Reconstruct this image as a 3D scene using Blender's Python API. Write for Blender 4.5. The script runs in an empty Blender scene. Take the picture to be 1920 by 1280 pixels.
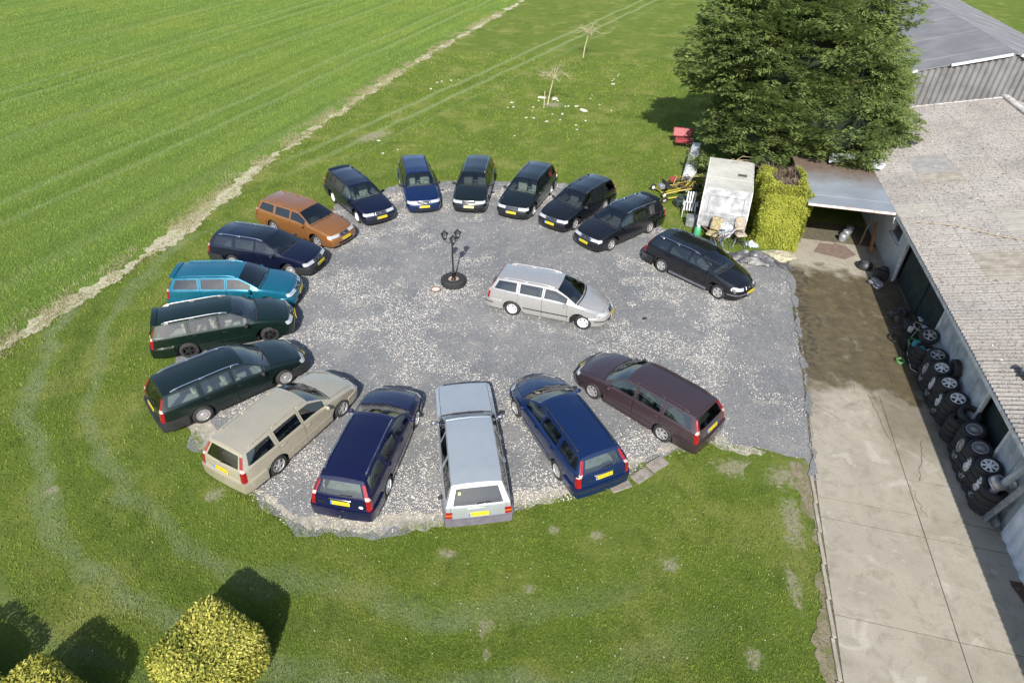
import bpy, math, random
import numpy as np
from mathutils import Vector, Matrix
R = math.radians
rnd = random.Random(7)
rng = np.random.default_rng(11)
scene = bpy.context.scene

# ------------------------------------------------------------------ camera
PITCH, ROLL, CAM_H = R(37.4785), R(1.3886), 13.853
cd = bpy.data.cameras.new("camera")
cd.sensor_width = 36.0
cd.lens = 36.0 * 1176.145 / 1920.0
cd.clip_start = 0.1
cd.clip_end = 4000
cam = bpy.data.objects.new("camera", cd)
scene.collection.objects.link(cam)
right = Vector((1, 0, 0)); up = Vector((0, math.sin(PITCH), math.cos(PITCH))); back = Vector((0, -math.cos(PITCH), math.sin(PITCH)))
r2 = right * math.cos(ROLL) + up * math.sin(ROLL)
u2 = up * math.cos(ROLL) - right * math.sin(ROLL)
m = Matrix((r2, u2, back)).transposed().to_4x4()
m.translation = Vector((0, 0, CAM_H))
cam.matrix_world = m
scene.camera = cam

# ------------------------------------------------------------------ sky, sun
SUN_EL, SUN_AZ = R(38.5), R(182)          # azimuth clockwise from +Y
w = bpy.data.worlds.new("World"); scene.world = w; w.use_nodes = True
nt = w.node_tree
sky = nt.nodes.new("ShaderNodeTexSky"); sky.sky_type = 'NISHITA'; sky.sun_disc = False
sky.sun_elevation = SUN_EL; sky.sun_rotation = SUN_AZ
sky.air_density = 1.0; sky.dust_density = 1.6; sky.ozone_density = 1.0
nt.links.new(sky.outputs[0], nt.nodes["Background"].inputs[0])
nt.nodes["Background"].inputs[1].default_value = 0.11
sl = bpy.data.lights.new("sun", 'SUN'); sl.energy = 4.9; sl.angle = R(0.55); sl.color = (1.0, 0.945, 0.86)
so = bpy.data.objects.new("sun", sl); scene.collection.objects.link(so)
sd = Vector((math.sin(SUN_AZ) * math.cos(SUN_EL), math.cos(SUN_AZ) * math.cos(SUN_EL), math.sin(SUN_EL)))
so.rotation_euler = sd.to_track_quat('Z', 'Y').to_euler()
so.location = (0, -20, 40)
vs = scene.view_settings
vs.view_transform = 'Standard'; vs.look = 'None'; vs.exposure = 0.56; vs.gamma = 1.0; vs.use_curve_mapping = False
scene.cycles.max_bounces = 8
scene.cycles.transparent_max_bounces = 12

# ------------------------------------------------------------------ materials
def mat(name, col, rough=0.6, metal=0.0, coat=0.0, spec=0.5, var=0.0, vscale=8.0, bump=0.0, bscale=60.0, col2=None, detail=5.0, objspace=False):
    M_ = bpy.data.materials.new(name); M_.use_nodes = True
    n = M_.node_tree; b = n.nodes["Principled BSDF"]
    b.inputs["Base Color"].default_value = (*col, 1)
    b.inputs["Roughness"].default_value = rough
    b.inputs["Metallic"].default_value = metal
    b.inputs["Coat Weight"].default_value = coat
    b.inputs["Coat Roughness"].default_value = 0.04
    b.inputs["Specular IOR Level"].default_value = spec
    src = None
    if var or col2 or bump:
        if objspace:
            t = n.nodes.new("ShaderNodeTexCoord"); src = t.outputs["Object"]
        else:
            g = n.nodes.new("ShaderNodeNewGeometry"); src = g.outputs["Position"]
    if var or col2:
        nz = n.nodes.new("ShaderNodeTexNoise"); nz.inputs["Scale"].default_value = vscale; nz.inputs["Detail"].default_value = detail
        n.links.new(src, nz.inputs["Vector"])
        c2 = col2 if col2 else tuple(c * (1 - var) for c in col)
        c1 = col if col2 else tuple(min(1, c * (1 + var)) for c in col)
        rp = n.nodes.new("ShaderNodeValToRGB")
        rp.color_ramp.elements[0].position = 0.36; rp.color_ramp.elements[0].color = (*c1, 1)
        rp.color_ramp.elements[1].position = 0.64; rp.color_ramp.elements[1].color = (*c2, 1)
        n.links.new(nz.outputs[0], rp.inputs[0]); n.links.new(rp.outputs[0], b.inputs["Base Color"])
    if bump:
        nb = n.nodes.new("ShaderNodeTexNoise"); nb.inputs["Scale"].default_value = bscale; nb.inputs["Detail"].default_value = 4
        n.links.new(src, nb.inputs["Vector"])
        bp = n.nodes.new("ShaderNodeBump"); bp.inputs["Strength"].default_value = bump; bp.inputs["Distance"].default_value = 0.03
        n.links.new(nb.outputs[0], bp.inputs["Height"]); n.links.new(bp.outputs[0], b.inputs["Normal"])
    return M_

class NT:
    """small helper for hand written node trees"""
    def __init__(s, name):
        s.m = bpy.data.materials.new(name); s.m.use_nodes = True; s.t = s.m.node_tree
        s.b = s.t.nodes["Principled BSDF"]; s.out = s.t.nodes["Material Output"]
        s.pos = s.t.nodes.new("ShaderNodeNewGeometry").outputs["Position"]
    def link(s, a, b): s.t.links.new(a, b)
    def noise(s, scale, detail=4, rough=0.55, vec=None, dist=0.0):
        n = s.t.nodes.new("ShaderNodeTexNoise"); n.inputs["Scale"].default_value = scale; n.inputs["Detail"].default_value = detail
        n.inputs["Roughness"].default_value = rough; n.inputs["Distortion"].default_value = dist
        s.link(vec or s.pos, n.inputs["Vector"]); return n.outputs[0]
    def ramp(s, fac, stops):
        r = s.t.nodes.new("ShaderNodeValToRGB"); cr = r.color_ramp
        while len(cr.elements) < len(stops): cr.elements.new(0.5)
        for e_, (p_, c_) in zip(cr.elements, stops):
            e_.position = p_; e_.color = (*c_, 1) if isinstance(c_, tuple) else (c_, c_, c_, 1)
        s.link(fac, r.inputs[0]); return r.outputs[0]
    def mix(s, fac, a, b, mode='MIX'):
        n = s.t.nodes.new("ShaderNodeMix"); n.data_type = 'RGBA'; n.blend_type = mode
        for v, i in ((fac, n.inputs[0]), (a, n.inputs[6]), (b, n.inputs[7])):
            if hasattr(v, 'is_output'): s.link(v, i)
            elif isinstance(v, tuple): i.default_value = (*v, 1)
            else: i.default_value = v
        return n.outputs[2]
    def math(s, op, a, b=0.0, c=0.0):
        n = s.t.nodes.new("ShaderNodeMath"); n.operation = op
        for v, i in ((a, 0), (b, 1), (c, 2)):
            if hasattr(v, 'is_output'): s.link(v, n.inputs[i])
            else: n.inputs[i].default_value = v
        return n.outputs[0]
    def vmath(s, op, a, b=(0, 0, 0)):
        n = s.t.nodes.new("ShaderNodeVectorMath"); n.operation = op
        for v, i in ((a, 0), (b, 1)):
            if hasattr(v, 'is_output'): s.link(v, n.inputs[i])
            else: n.inputs[i].default_value = v
        return n.outputs["Value"] if op in ('DOT_PRODUCT', 'LENGTH') else n.outputs[0]
    def bump(s, h, strength=0.4, dist=0.02):
        n = s.t.nodes.new("ShaderNodeBump"); n.inputs["Strength"].default_value = strength; n.inputs["Distance"].default_value = dist
        s.link(h, n.inputs["Height"]); s.link(n.outputs[0], s.b.inputs["Normal"])
    def color(s, c): s.link(c, s.b.inputs["Base Color"])

MATS = {}
def M(name): return MATS[name]

# ------------------------------------------------------------------ objects
def link(o, parent=None):
    scene.collection.objects.link(o)
    if parent is not None: o.parent = parent
    return o
def tag(o, label=None, cat=None, group=None, kind=None):
    if label: o['label'] = label
    if cat: o['category'] = cat
    if group: o['group'] = group
    if kind: o['kind'] = kind
    return o
def thing(name, label, cat, loc=(0, 0, 0), rz=0.0, group=None):
    o = bpy.data.objects.new(name, None); o.empty_display_size = 0.2
    o.location = loc; o.rotation_euler = (0, 0, rz); link(o)
    return tag(o, label, cat, group)
def mkmesh(name, verts, faces, material=None, smooth=True, angle=38):
    me = bpy.data.meshes.new(name)
    me.from_pydata([tuple(v) for v in verts], [], faces)
    me.update()
    if smooth:
        me.shade_smooth(); me.set_sharp_from_angle(angle=R(angle))
    if material: me.materials.append(material)
    return me
def objm(name, me, parent=None, material=None, loc=None, rot=None):
    o = bpy.data.objects.new(name, me); link(o, parent)
    if loc: o.location = loc
    if rot: o.rotation_euler = rot
    if material:
        o.material_slots[0].link = 'OBJECT'; o.material_slots[0].material = material
    return o

class MB:
    """collects simple solids into one mesh"""
    def __init__(s): s.v = []; s.f = []
    def add(s, vs, fs):
        o = len(s.v); s.v += [tuple(p) for p in vs]; s.f += [tuple(i + o for i in f) for f in fs]; return s
    def box(s, c, d, rz=0.0, rx=0.0, ry=0.0, bev=0.0, taper=1.0):
        x, y, z = d[0] / 2, d[1] / 2, d[2] / 2
        rot = Matrix.Rotation(rz, 3, 'Z') @ Matrix.Rotation(ry, 3, 'Y') @ Matrix.Rotation(rx, 3, 'X')
        if bev <= 0:
            P = [(-x, -y, -z), (x, -y, -z), (x, y, -z), (-x, y, -z), (-x * taper, -y * taper, z), (x * taper, -y * taper, z), (x * taper, y * taper, z), (-x * taper, y * taper, z)]
            F = [(3, 2, 1, 0), (4, 5, 6, 7), (0, 1, 5, 4), (1, 2, 6, 5), (2, 3, 7, 6), (3, 0, 4, 7)]
        else:
            b = min(bev, x * .9, y * .9, z * .9)
            def ring(xx, yy, zz, bb):
                return [(-xx + bb, -yy, zz), (xx - bb, -yy, zz), (xx, -yy + bb, zz), (xx, yy - bb, zz), (xx - bb, yy, zz), (-xx + bb, yy, zz), (-xx, yy - bb, zz), (-xx, -yy + bb, zz)]
            P = ring(x - b, y - b, -z, b * .6) + ring(x, y, -z + b, b) + ring(x * taper, y * taper, z - b, b) + ring(x * taper - b, y * taper - b, z, b * .6)
            F = [tuple(range(7, -1, -1)), tuple(range(24, 32))]
            for k in range(3):
                for i in range(8):
                    j = (i + 1) % 8; F.append((k * 8 + i, k * 8 + j, k * 8 + 8 + j, k * 8 + 8 + i))
        return s.add([rot @ Vector(p) + Vector(c) for p in P], F)
    def tube(s, pts, r, n=8, closed=False, cap=True):
        pts = [Vector(p) for p in pts]; N = len(pts); base = len(s.v)
        rr = r if hasattr(r, '__len__') else [r] * N
        up_ = Vector((0, 0, 1))
        for i, p in enumerate(pts):
            if closed: t = pts[(i + 1) % N] - pts[i - 1]
            else: t = pts[min(i + 1, N - 1)] - pts[max(i - 1, 0)]
            t.normalize()
            a = t.cross(up_)
            if a.length < 0.05: a = t.cross(Vector((1, 0, 0)))
            a.normalize(); b = t.cross(a)
            for k in range(n):
                th = 2 * math.pi * k / n
                s.v.append(tuple(p + (a * math.cos(th) + b * math.sin(th)) * rr[i]))
        L = N if closed else N - 1
        for i in range(L):
            for k in range(n):
                k2 = (k + 1) % n; i2 = (i + 1) % N
                s.f.append((base + i * n + k, base + i * n + k2, base + i2 * n + k2, base + i2 * n + k))
        if cap and not closed:
            s.f.append(tuple(base + k for k in range(n - 1, -1, -1))); s.f.append(tuple(base + (N - 1) * n + k for k in range(n)))
        return s
    def lathe(s, prof, n=20, c=(0, 0, 0), axis='Z', closed=False):
        base = len(s.v); Pn = len(prof)
        for i in range(n):
            th = 2 * math.pi * i / n; cs, sn = math.cos(th), math.sin(th)
            for (r_, h) in prof:
                if axis == 'Z': q = (r_ * cs, r_ * sn, h)
                elif axis == 'Y': q = (r_ * cs, h, r_ * sn)
                else: q = (h, r_ * cs, r_ * sn)
                s.v.append((q[0] + c[0], q[1] + c[1], q[2] + c[2]))
        for i in range(n):
            j = (i + 1) % n
            for k in range(Pn if closed else Pn - 1):
                k2 = (k + 1) % Pn
                s.f.append((base + i * Pn + k, base + j * Pn + k, base + j * Pn + k2, base + i * Pn + k2))
        return s
    def build(s, name, material=None, parent=None, smooth=True, angle=38, loc=None, rot=None):
        me = mkmesh(name, s.v, s.f, material, smooth, angle)
        return objm(name, me, parent, None, loc, rot)
    def mesh(s, name, material=None, smooth=True, angle=38):
        return mkmesh(name, s.v, s.f, material, smooth, angle)

def copy_tree(root, loc, rz, label=None, group=None):
    def cp(o, par):
        c = o.copy(); scene.collection.objects.link(c); c.parent = par
        for ch in kids.get(o.name, []): cp(ch, c)
        return c
    kids = {}
    for ch in root.children_recursive: kids.setdefault(ch.parent.name, []).append(ch)
    r = cp(root, None); r.location = loc; r.rotation_euler = (0, 0, rz)
    if label: r['label'] = label
    if group: r['group'] = group
    return r

def fast_tris(name, V, material, parent=None, kind='stuff', smooth=False):
    """V: (n,3,3) array of triangles -> one mesh"""
    V = np.ascontiguousarray(V, dtype=np.float32); n = len(V)
    me = bpy.data.meshes.new(name)
    me.vertices.add(n * 3); me.vertices.foreach_set("co", V.reshape(-1))
    me.loops.add(n * 3); me.loops.foreach_set("vertex_index", np.arange(n * 3, dtype=np.int32))
    me.polygons.add(n); me.polygons.foreach_set("loop_start", np.arange(0, n * 3, 3, dtype=np.int32))
    me.update(calc_edges=True)
    if smooth: me.shade_smooth()
    me.materials.append(material)
    o = bpy.data.objects.new(name, me); link(o, parent)
    if kind: o['kind'] = kind
    return o
def rand_unit(n):
    v = rng.normal(size=(n, 3)); return v / np.linalg.norm(v, axis=1, keepdims=True)
def inpoly(x, y, poly):
    poly = np.asarray(poly); ins = np.zeros(len(x), bool); j = len(poly) - 1
    for i in range(len(poly)):
        xi, yi = poly[i]; xj, yj = poly[j]
        c = ((yi > y) != (yj > y)) & (x < (xj - xi) * (y - yi) / (yj - yi + 1e-12) + xi)
        ins ^= c; j = i
    return ins
def vnoise(x, y, scale, seed=0):
    """cheap value noise for numpy arrays, 0..1"""
    r_ = np.random.default_rng(seed); T = r_.random((64, 64))
    x = np.asarray(x) * scale; y = np.asarray(y) * scale
    xi = np.floor(x).astype(int); yi = np.floor(y).astype(int); fx = x - xi; fy = y - yi
    fx = fx * fx * (3 - 2 * fx); fy = fy * fy * (3 - 2 * fy)
    g = lambda a, b: T[a % 64, b % 64]
    return (g(xi, yi) * (1 - fx) + g(xi + 1, yi) * fx) * (1 - fy) + (g(xi, yi + 1) * (1 - fx) + g(xi + 1, yi + 1) * fx) * fy
# ------------------------------------------------------------------ shared materials for vehicles and odds and ends
def paint(name, col, metal=0.45, rough=0.28):
    t = NT(name); b = t.b
    f = t.noise(3.0, 6); d = t.ramp(f, [(0.3, tuple(c * 0.97 for c in col)), (0.7, tuple(min(1, c * 1.03) for c in col))])
    t.color(d)
    b.inputs["Metallic"].default_value = metal; b.inputs["Coat Weight"].default_value = 0.9; b.inputs["Coat Roughness"].default_value = 0.07
    rr = t.ramp(t.noise(6.0, 5), [(0.35, rough), (0.7, rough + 0.06)]); t.link(rr, b.inputs["Roughness"])
    return t.m
for nm, c, mt, ro in [
    ('navy', (0.006, 0.008, 0.046), 0.3, 0.28), ('blue', (0.005, 0.019, 0.080), 0.3, 0.28), ('ink', (0.005, 0.008, 0.028), 0.3, 0.3),
    ('dark_green', (0.006, 0.015, 0.014), 0.3, 0.3), ('green', (0.005, 0.016, 0.011), 0.3, 0.28), ('slate_green', (0.007, 0.012, 0.014), 0.3, 0.3),
    ('black', (0.006, 0.007, 0.010), 0.1, 0.25), ('teal', (0.010, 0.14, 0.225), 0.45, 0.28), ('orange', (0.33, 0.145, 0.050), 0.5, 0.28),
    ('champagne', (0.45, 0.415, 0.325), 0.4, 0.26), ('silver', (0.50, 0.495, 0.485), 0.55, 0.25), ('ice_blue', (0.42, 0.465, 0.50), 0.45, 0.30),
    ('purple', (0.060, 0.040, 0.048), 0.4, 0.36), ('purple_dark', (0.030, 0.018, 0.024), 0.1, 0.5)]:
    MATS['paint_' + nm] = paint('paint_' + nm, c, mt, ro)

def glass_mat(name, tint, refl=0.20, rough=0.02):
    t = NT(name); n = t.t
    tr = n.nodes.new("ShaderNodeBsdfTransparent"); tr.inputs[0].default_value = (*tint, 1)
    gl = n.nodes.new("ShaderNodeBsdfGlossy"); gl.inputs[0].default_value = (1, 1, 1, 1); gl.inputs["Roughness"].default_value = rough
    fr = n.nodes.new("ShaderNodeFresnel"); fr.inputs[0].default_value = 1.5
    f = t.math('ADD', fr.outputs[0], refl * 0.5)
    mx = n.nodes.new("ShaderNodeMixShader"); t.link(f, mx.inputs[0]); t.link(tr.outputs[0], mx.inputs[1]); t.link(gl.outputs[0], mx.inputs[2])
    t.link(mx.outputs[0], t.out.inputs[0]); return t.m
MATS['glass'] = glass_mat('tinted_glass', (0.50, 0.60, 0.55))
MATS['glass_clear'] = glass_mat('clear_glass', (0.66, 0.74, 0.69))
MATS['glass_dark'] = glass_mat('dark_glass', (0.10, 0.13, 0.12))
MATS['rubber'] = mat('tyre_rubber', (0.022, 0.022, 0.024), 0.75, var=0.3, vscale=20, bump=0.3, bscale=80)
MATS['plastic'] = mat('black_plastic', (0.025, 0.026, 0.028), 0.5, var=0.2, vscale=9)
MATS['underbody'] = mat('underbody', (0.012, 0.012, 0.012), 0.9)
MATS['grey_plastic'] = mat('grey_bumper_plastic', (0.13, 0.125, 0.15), 0.55, var=0.12, vscale=6)
MATS['chrome'] = mat('chrome', (0.65, 0.66, 0.68), 0.18, 1.0)
MATS['alloy'] = mat('alloy', (0.50, 0.50, 0.51), 0.35, 0.55, var=0.15, vscale=15)
MATS['alloy_white'] = mat('white_alloy', (0.78, 0.78, 0.78), 0.4, 0.1, var=0.1, vscale=15)
MATS['alloy_black'] = mat('black_alloy', (0.02, 0.02, 0.022), 0.4, 0.2)
MATS['lamp'] = mat('headlamp_glass', (0.42, 0.45, 0.47), 0.12, 0.15, coat=1.0, var=0.25, vscale=28)
MATS['red_lamp'] = mat('red_lamp', (0.24, 0.006, 0.012), 0.2, 0.0, coat=1.0, var=0.3, vscale=25)
MATS['clear_lamp'] = mat('clear_lamp', (0.5, 0.36, 0.33), 0.2, coat=1.0)
MATS['amber_lamp'] = mat('amber_lamp', (0.42, 0.12, 0.02), 0.2, coat=1.0)
MATS['plate_yellow'] = mat('yellow_plate', (0.58, 0.47, 0.02), 0.5)
MATS['plate_pale'] = mat('pale_plate', (0.72, 0.66, 0.30), 0.5)
MATS['plate_blue'] = mat('blue_plate_band', (0.05, 0.16, 0.55), 0.5)
MATS['print_black'] = mat('black_print', (0.02, 0.02, 0.02), 0.6)
MATS['int_beige'] = mat('beige_upholstery', (0.42, 0.38, 0.29), 0.8, var=0.15, vscale=10)
MATS['int_grey'] = mat('grey_upholstery', (0.26, 0.27, 0.26), 0.8, var=0.2, vscale=10)
MATS['int_dark'] = mat('dark_upholstery', (0.09, 0.09, 0.095), 0.8, var=0.2, vscale=10)
MATS['paper'] = mat('paper', (0.78, 0.80, 0.82), 0.7)
MATS['sticker_white'] = mat('white_sticker', (0.8, 0.8, 0.8), 0.5)

I = np.interp
def patch(mb, fn, A, B, off=0.0, hole=None, skirt=0.0, ctr=(0, 0, 0.55)):
    A = list(A); B = list(B); na, nb = len(A), len(B); eps = 1e-3
    P = [[Vector(fn(a, b)) for b in B] for a in A]
    if off or skirt:
        N = []
        for i, a in enumerate(A):
            row = []
            for j, b in enumerate(B):
                a1, a2 = (A[max(i - 1, 0)] + a) / 2 if i else a, (A[min(i + 1, na - 1)] + a) / 2 if i < na - 1 else a
                b1, b2 = (B[max(j - 1, 0)] + b) / 2 if j else b, (B[min(j + 1, nb - 1)] + b) / 2 if j < nb - 1 else b
                n_ = (Vector(fn(a2, b)) - Vector(fn(a1, b))).cross(Vector(fn(a, b2)) - Vector(fn(a, b1)))
                if n_.length < 1e-9: n_ = P[i][j] - Vector(ctr)
                n_.normalize(); row.append(n_)
            N.append(row)
    # orientation
    s = 0.0; C = Vector(ctr)
    for i in range(na - 1):
        for j in range(nb - 1):
            n_ = (P[i + 1][j] - P[i][j]).cross(P[i][j + 1] - P[i][j]); s += n_.dot(P[i][j] - C)
    flip = s < 0
    if off or skirt:
        sg = -1 if flip else 1
        P2 = [[P[i][j] + N[i][j] * sg * off for j in range(nb)] for i in range(na)]
    else: P2 = P
    V = [P2[i][j] for i in range(na) for j in range(nb)]; F = []
    for i in range(na - 1):
        for j in range(nb - 1):
            if hole and hole((A[i] + A[i + 1]) / 2, (B[j] + B[j + 1]) / 2): continue
            q = (i * nb + j, (i + 1) * nb + j, (i + 1) * nb + j + 1, i * nb + j + 1)
            F.append(q[::-1] if flip else q)
    if skirt:
        border = [(i, 0) for i in range(na)] + [(na - 1, j) for j in range(1, nb)] + [(i, nb - 1) for i in range(na - 2, -1, -1)] + [(0, j) for j in range(nb - 2, 0, -1)]
        b0 = len(V); sg = -1 if flip else 1
        V += [P2[i][j] - N[i][j] * sg * skirt for i, j in border]; nbd = len(border)
        for k in range(nbd):
            k2 = (k + 1) % nbd; a_ = border[k][0] * nb + border[k][1]; b_ = border[k2][0] * nb + border[k2][1]
            q = (a_, b0 + k, b0 + k2, b_); F.append(q if not flip else q[::-1])
    mb.add(V, F); return mb
def lin(a, b, n): return [a + (b - a) * i / n for i in range(n + 1)]
def merged(a, b, brk, step):
    s = sorted(set([round(x, 4) for x in brk if a <= x <= b] + [a, b])); out = []
    for p, q in zip(s[:-1], s[1:]):
        k = max(1, int(math.ceil((q - p) / step - 1e-6))); out += [p + (q - p) * i / k for i in range(k)]
    return out + [b]

class Shape:
    def __init__(s, **k): s.__dict__.update(k); s.X0 = s.fo + s.wb / 2
    def curve(s, name, X): c = getattr(s, name); return float(I(X, c[0], c[1]))
    def zb(s, X):
        z = s.sill
        for ax in (s.fo, s.fo + s.wb):
            d = abs(X - ax)
            if d < s.Ra: z = max(z, 0.305 + math.sqrt(max(0, s.Ra ** 2 - d * d)))
        return z
    def fin(s, X, y, z):
        x = X + s.curve('nose', z) * max(0, 1 - X / 0.8) + s.curve('bow', X) * (y / 0.86) ** 2 - s.curve('lean', z) * min(1, max(0, (X - s.L + 0.9) / 0.9))
        return (s.X0 - x, y, z)
    def sz(s, X, t):
        zs = s.curve('belt', X)
        if t <= 1: zb_ = s.zb(X); return zb_ + (zs - zb_) * t
        return zs + (s.curve('roof', X) - zs) * (t - 1)
    def sy(s, X, t):
        wv = s.curve('width', X)
        if t <= 1: return wv * float(I(s.sz(X, t), *s.prof))
        yb = wv * float(I(s.curve('belt', X), *s.prof))
        return float(I(t - 1, [0, 0.07, 1], [yb, yb - s.shoulder, s.curve('roofw', X)]))
    def side(s, sg): return lambda X, t: s.fin(X, sg * s.sy(X, t), s.sz(X, t))
    def top(s, X, v): return s.fin(X, v * s.curve('roofw', X), s.curve('roof', X) + s.curve('crown', X) * (1 - abs(v) ** 2.3))
    def cap(s, X):
        def f(t, v):
            z = s.sz(X, t) + s.curve('crown', X) * (1 - abs(v) ** 2.3) * (max(0, t - 1)) ** 4
            return s.fin(X, v * s.sy(X, t), z)
        return f
    def wrap(s, X, z, sg=1):
        """around the end of the car: a in 0..1 across the cap (1 = corner), above 1 along the side in metres"""
        def f(a, z_):
            # invert z -> t on the unraised outline
            def yy(XX):
                zs = s.curve('belt', XX)
                if z_ <= zs: return s.curve('width', XX) * float(I(z_, *s.prof))
                t = 1 + (z_ - zs) / max(1e-3, (s.curve('roof', XX) - zs)); return s.sy(XX, min(t, 2.0))
            if abs(a) <= 1: return s.fin(X, a * yy(X), z_)
            d = abs(a) - 1; XX = X + d if X < 1 else X - d
            return s.fin(XX, math.copysign(1, a) * yy(XX), z_)
        return f

V70 = Shape(L=4.72, fo=.93, wb=2.66, Ra=.372, sill=.20, shoulder=.02, plate_z=.78, xw=(1.22, 1.99), doors=(1.42, 2.44, 3.42), qwin=(3.50, 4.50),
    belt=([0, .4, 1.22, 2, 3.5, 4.72], [.63, .76, .885, .915, .935, .95]),
    roof=([0, .12, .35, 1.22, 1.6, 1.99, 2.6, 3.8, 4.72], [.69, .735, .80, .945, 1.165, 1.345, 1.385, 1.38, 1.345]),
    crown=([0, 1.22, 1.6, 2, 4.72], [.025, .04, .05, .05, .045]),
    width=([0, .05, .14, .35, .9, 2.3, 3.6, 4.4, 4.62, 4.72], [.70, .76, .80, .835, .865, .878, .878, .85, .82, .79]),
    prof=([.19, .35, .55, .75, .95], [.955, .985, 1, .99, .955]),
    roofw=([0, .4, 1.22, 1.99, 2.5, 4, 4.72], [.66, .72, .765, .60, .612, .612, .585]),
    nose=([.19, .3, .5, .56, .7, .75], [.06, 0, 0, .03, .15, .19]), bow=([0, .9, 1.22, 1.99, 2.8, 4.3, 4.72], [.17, .11, .11, .06, 0, 0, -.05]),
    lean=([.19, .6, .92, 1.4], [0, 0, .06, .36]))
V70B = Shape(L=4.71, fo=.90, wb=2.755, Ra=.378, sill=.21, shoulder=.055, plate_z=.80, xw=(1.10, 1.98), doors=(1.38, 2.46, 3.46), qwin=(3.54, 4.52),
    belt=([0, .4, 1.10, 2, 3.5, 4.71], [.60, .74, .90, .94, .965, .975]),
    roof=([0, .1, .35, 1.10, 1.5, 1.98, 2.6, 3.8, 4.71], [.67, .72, .80, .965, 1.19, 1.37, 1.41, 1.395, 1.35]),
    crown=([0, .5, 1.10, 1.6, 2, 4.71], [.05, .055, .05, .055, .055, .045]),
    width=([0, .05, .14, .4, .9, 2.3, 3.6, 4.4, 4.62, 4.71], [.62, .70, .77, .845, .885, .90, .90, .865, .83, .79]),
    prof=([.19, .35, .55, .8, .97], [.95, .98, .995, 1, .97]),
    roofw=([0, .4, 1.10, 1.98, 2.5, 4, 4.71], [.52, .66, .775, .60, .61, .60, .57]),
    nose=([.19, .3, .5, .56, .7, .75], [.07, 0, 0, .03, .13, .17]), bow=([0, .9, 1.10, 1.98, 2.8, 4.3, 4.71], [.27, .17, .16, .09, 0, 0, -.05]),
    lean=([.19, .6, .95, 1.42], [0, 0, .07, .40]))
S940 = Shape(L=4.84, fo=.86, wb=2.77, Ra=.365, sill=.21, shoulder=.02, plate_z=.66, xw=(1.46, 2.12), doors=(1.62, 2.56, 3.46), qwin=(3.54, 4.66),
    belt=([0, 1.46, 2, 4.84], [.80, .90, .90, .92]),
    roof=([0, .1, 1.46, 1.8, 2.12, 2.6, 4.2, 4.84], [.835, .85, .945, 1.20, 1.385, 1.415, 1.415, 1.385]),
    crown=([0, 1.46, 2, 4.84], [.012, .02, .035, .03]),
    width=([0, .04, .2, .9, 2.3, 3.8, 4.6, 4.84], [.82, .845, .865, .875, .88, .88, .865, .845]),
    prof=([.19, .35, .55, .75, .95], [.97, .99, 1, .99, .965]),
    roofw=([0, .4, 1.46, 2.12, 2.5, 4.5, 4.84], [.76, .78, .775, .63, .64, .645, .63]),
    nose=([.19, .3, .5, .56, .85], [0, 0, 0, 0, .04]), bow=([0, .9, 1.46, 2.12, 2.8, 4.3, 4.84], [.05, .04, .05, .03, 0, 0, -.02]),
    lean=([.19, .6, .9, 1.42], [0, 0, .02, .38]))

# ------------------------------------------------------------------ wheels
def rim_mesh(style, name='rim'):
    b = MB(); Rr = .205
    b.lathe([(Rr, .0), (Rr, .045), (Rr - .014, .052), (Rr - .02, .03), (Rr - .022, -.06), (Rr, -.06)], 32, axis='Y', closed=True)
    def spoke(th, r0, r1, w0, w1, y0, y1, thk=.022):
        d = Vector((math.cos(th), 0, math.sin(th))); q = Vector((-math.sin(th), 0, math.cos(th))); Y = Vector((0, 1, 0)); vs_ = []
        for r_, w_, y_ in ((r0, w0, y0), (r1, w1, y1)):
            for s1, s2 in ((-1, 0), (1, 0), (1, -1), (-1, -1)): vs_.append(d * r_ + q * w_ * .5 * s1 + Y * (y_ + s2 * thk))
        b.add(vs_, [(3, 2, 1, 0), (4, 5, 6, 7), (0, 1, 5, 4), (1, 2, 6, 5), (2, 3, 7, 6), (3, 0, 4, 7)])
    if style == 'five':
        for k in range(5): spoke(k * 2 * math.pi / 5 + .3, .02, .195, .07, .052, .045, .034)
    elif style == 'star':
        for k in range(5):
            for d_ in (-.13, .13): spoke(k * 2 * math.pi / 5 + d_, .03, .195, .04, .026, .042, .036)
    elif style == 'six':
        for k in range(6): spoke(k * math.pi / 3, .02, .195, .062, .058, .045, .038)
    elif style == 'double':
        for k in range(6):
            for d_ in (-.11, .11): spoke(k * math.pi / 3 + d_, .03, .195, .032, .020, .044, .036)
    elif style == 'multi':
        for k in range(15): spoke(k * 2 * math.pi / 15, .03, .195, .020, .018, .044, .034)
    elif style == 'seven':
        for k in range(7): spoke(k * 2 * math.pi / 7, .02, .195, .05, .058, .045, .036)
    elif style == 'cover':
        b.lathe([(.0, .05), (.06, .05), (.075, .038), (.12, .042)], 32, axis='Y')
        for k in range(18): spoke(k * 2 * math.pi / 18, .10, .197, .026, .040, .042, .030)
    elif style == 'holes':
        b.lathe([(.0, .045), (.10, .045)], 32, axis='Y')
        for k in range(5): spoke(k * 2 * math.pi / 5, .08, .197, .085, .155, .044, .036)
    b.lathe([(0, .056), (.022, .056), (.03, .05), (.042, .048), (.048, .02)], 16, axis='Y')
    return b.mesh(name)
RIMS = {}
def rim(style):
    if style not in RIMS: RIMS[style] = rim_mesh(style); RIMS[style].materials.append(MATS['alloy'])
    return RIMS[style]
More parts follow.
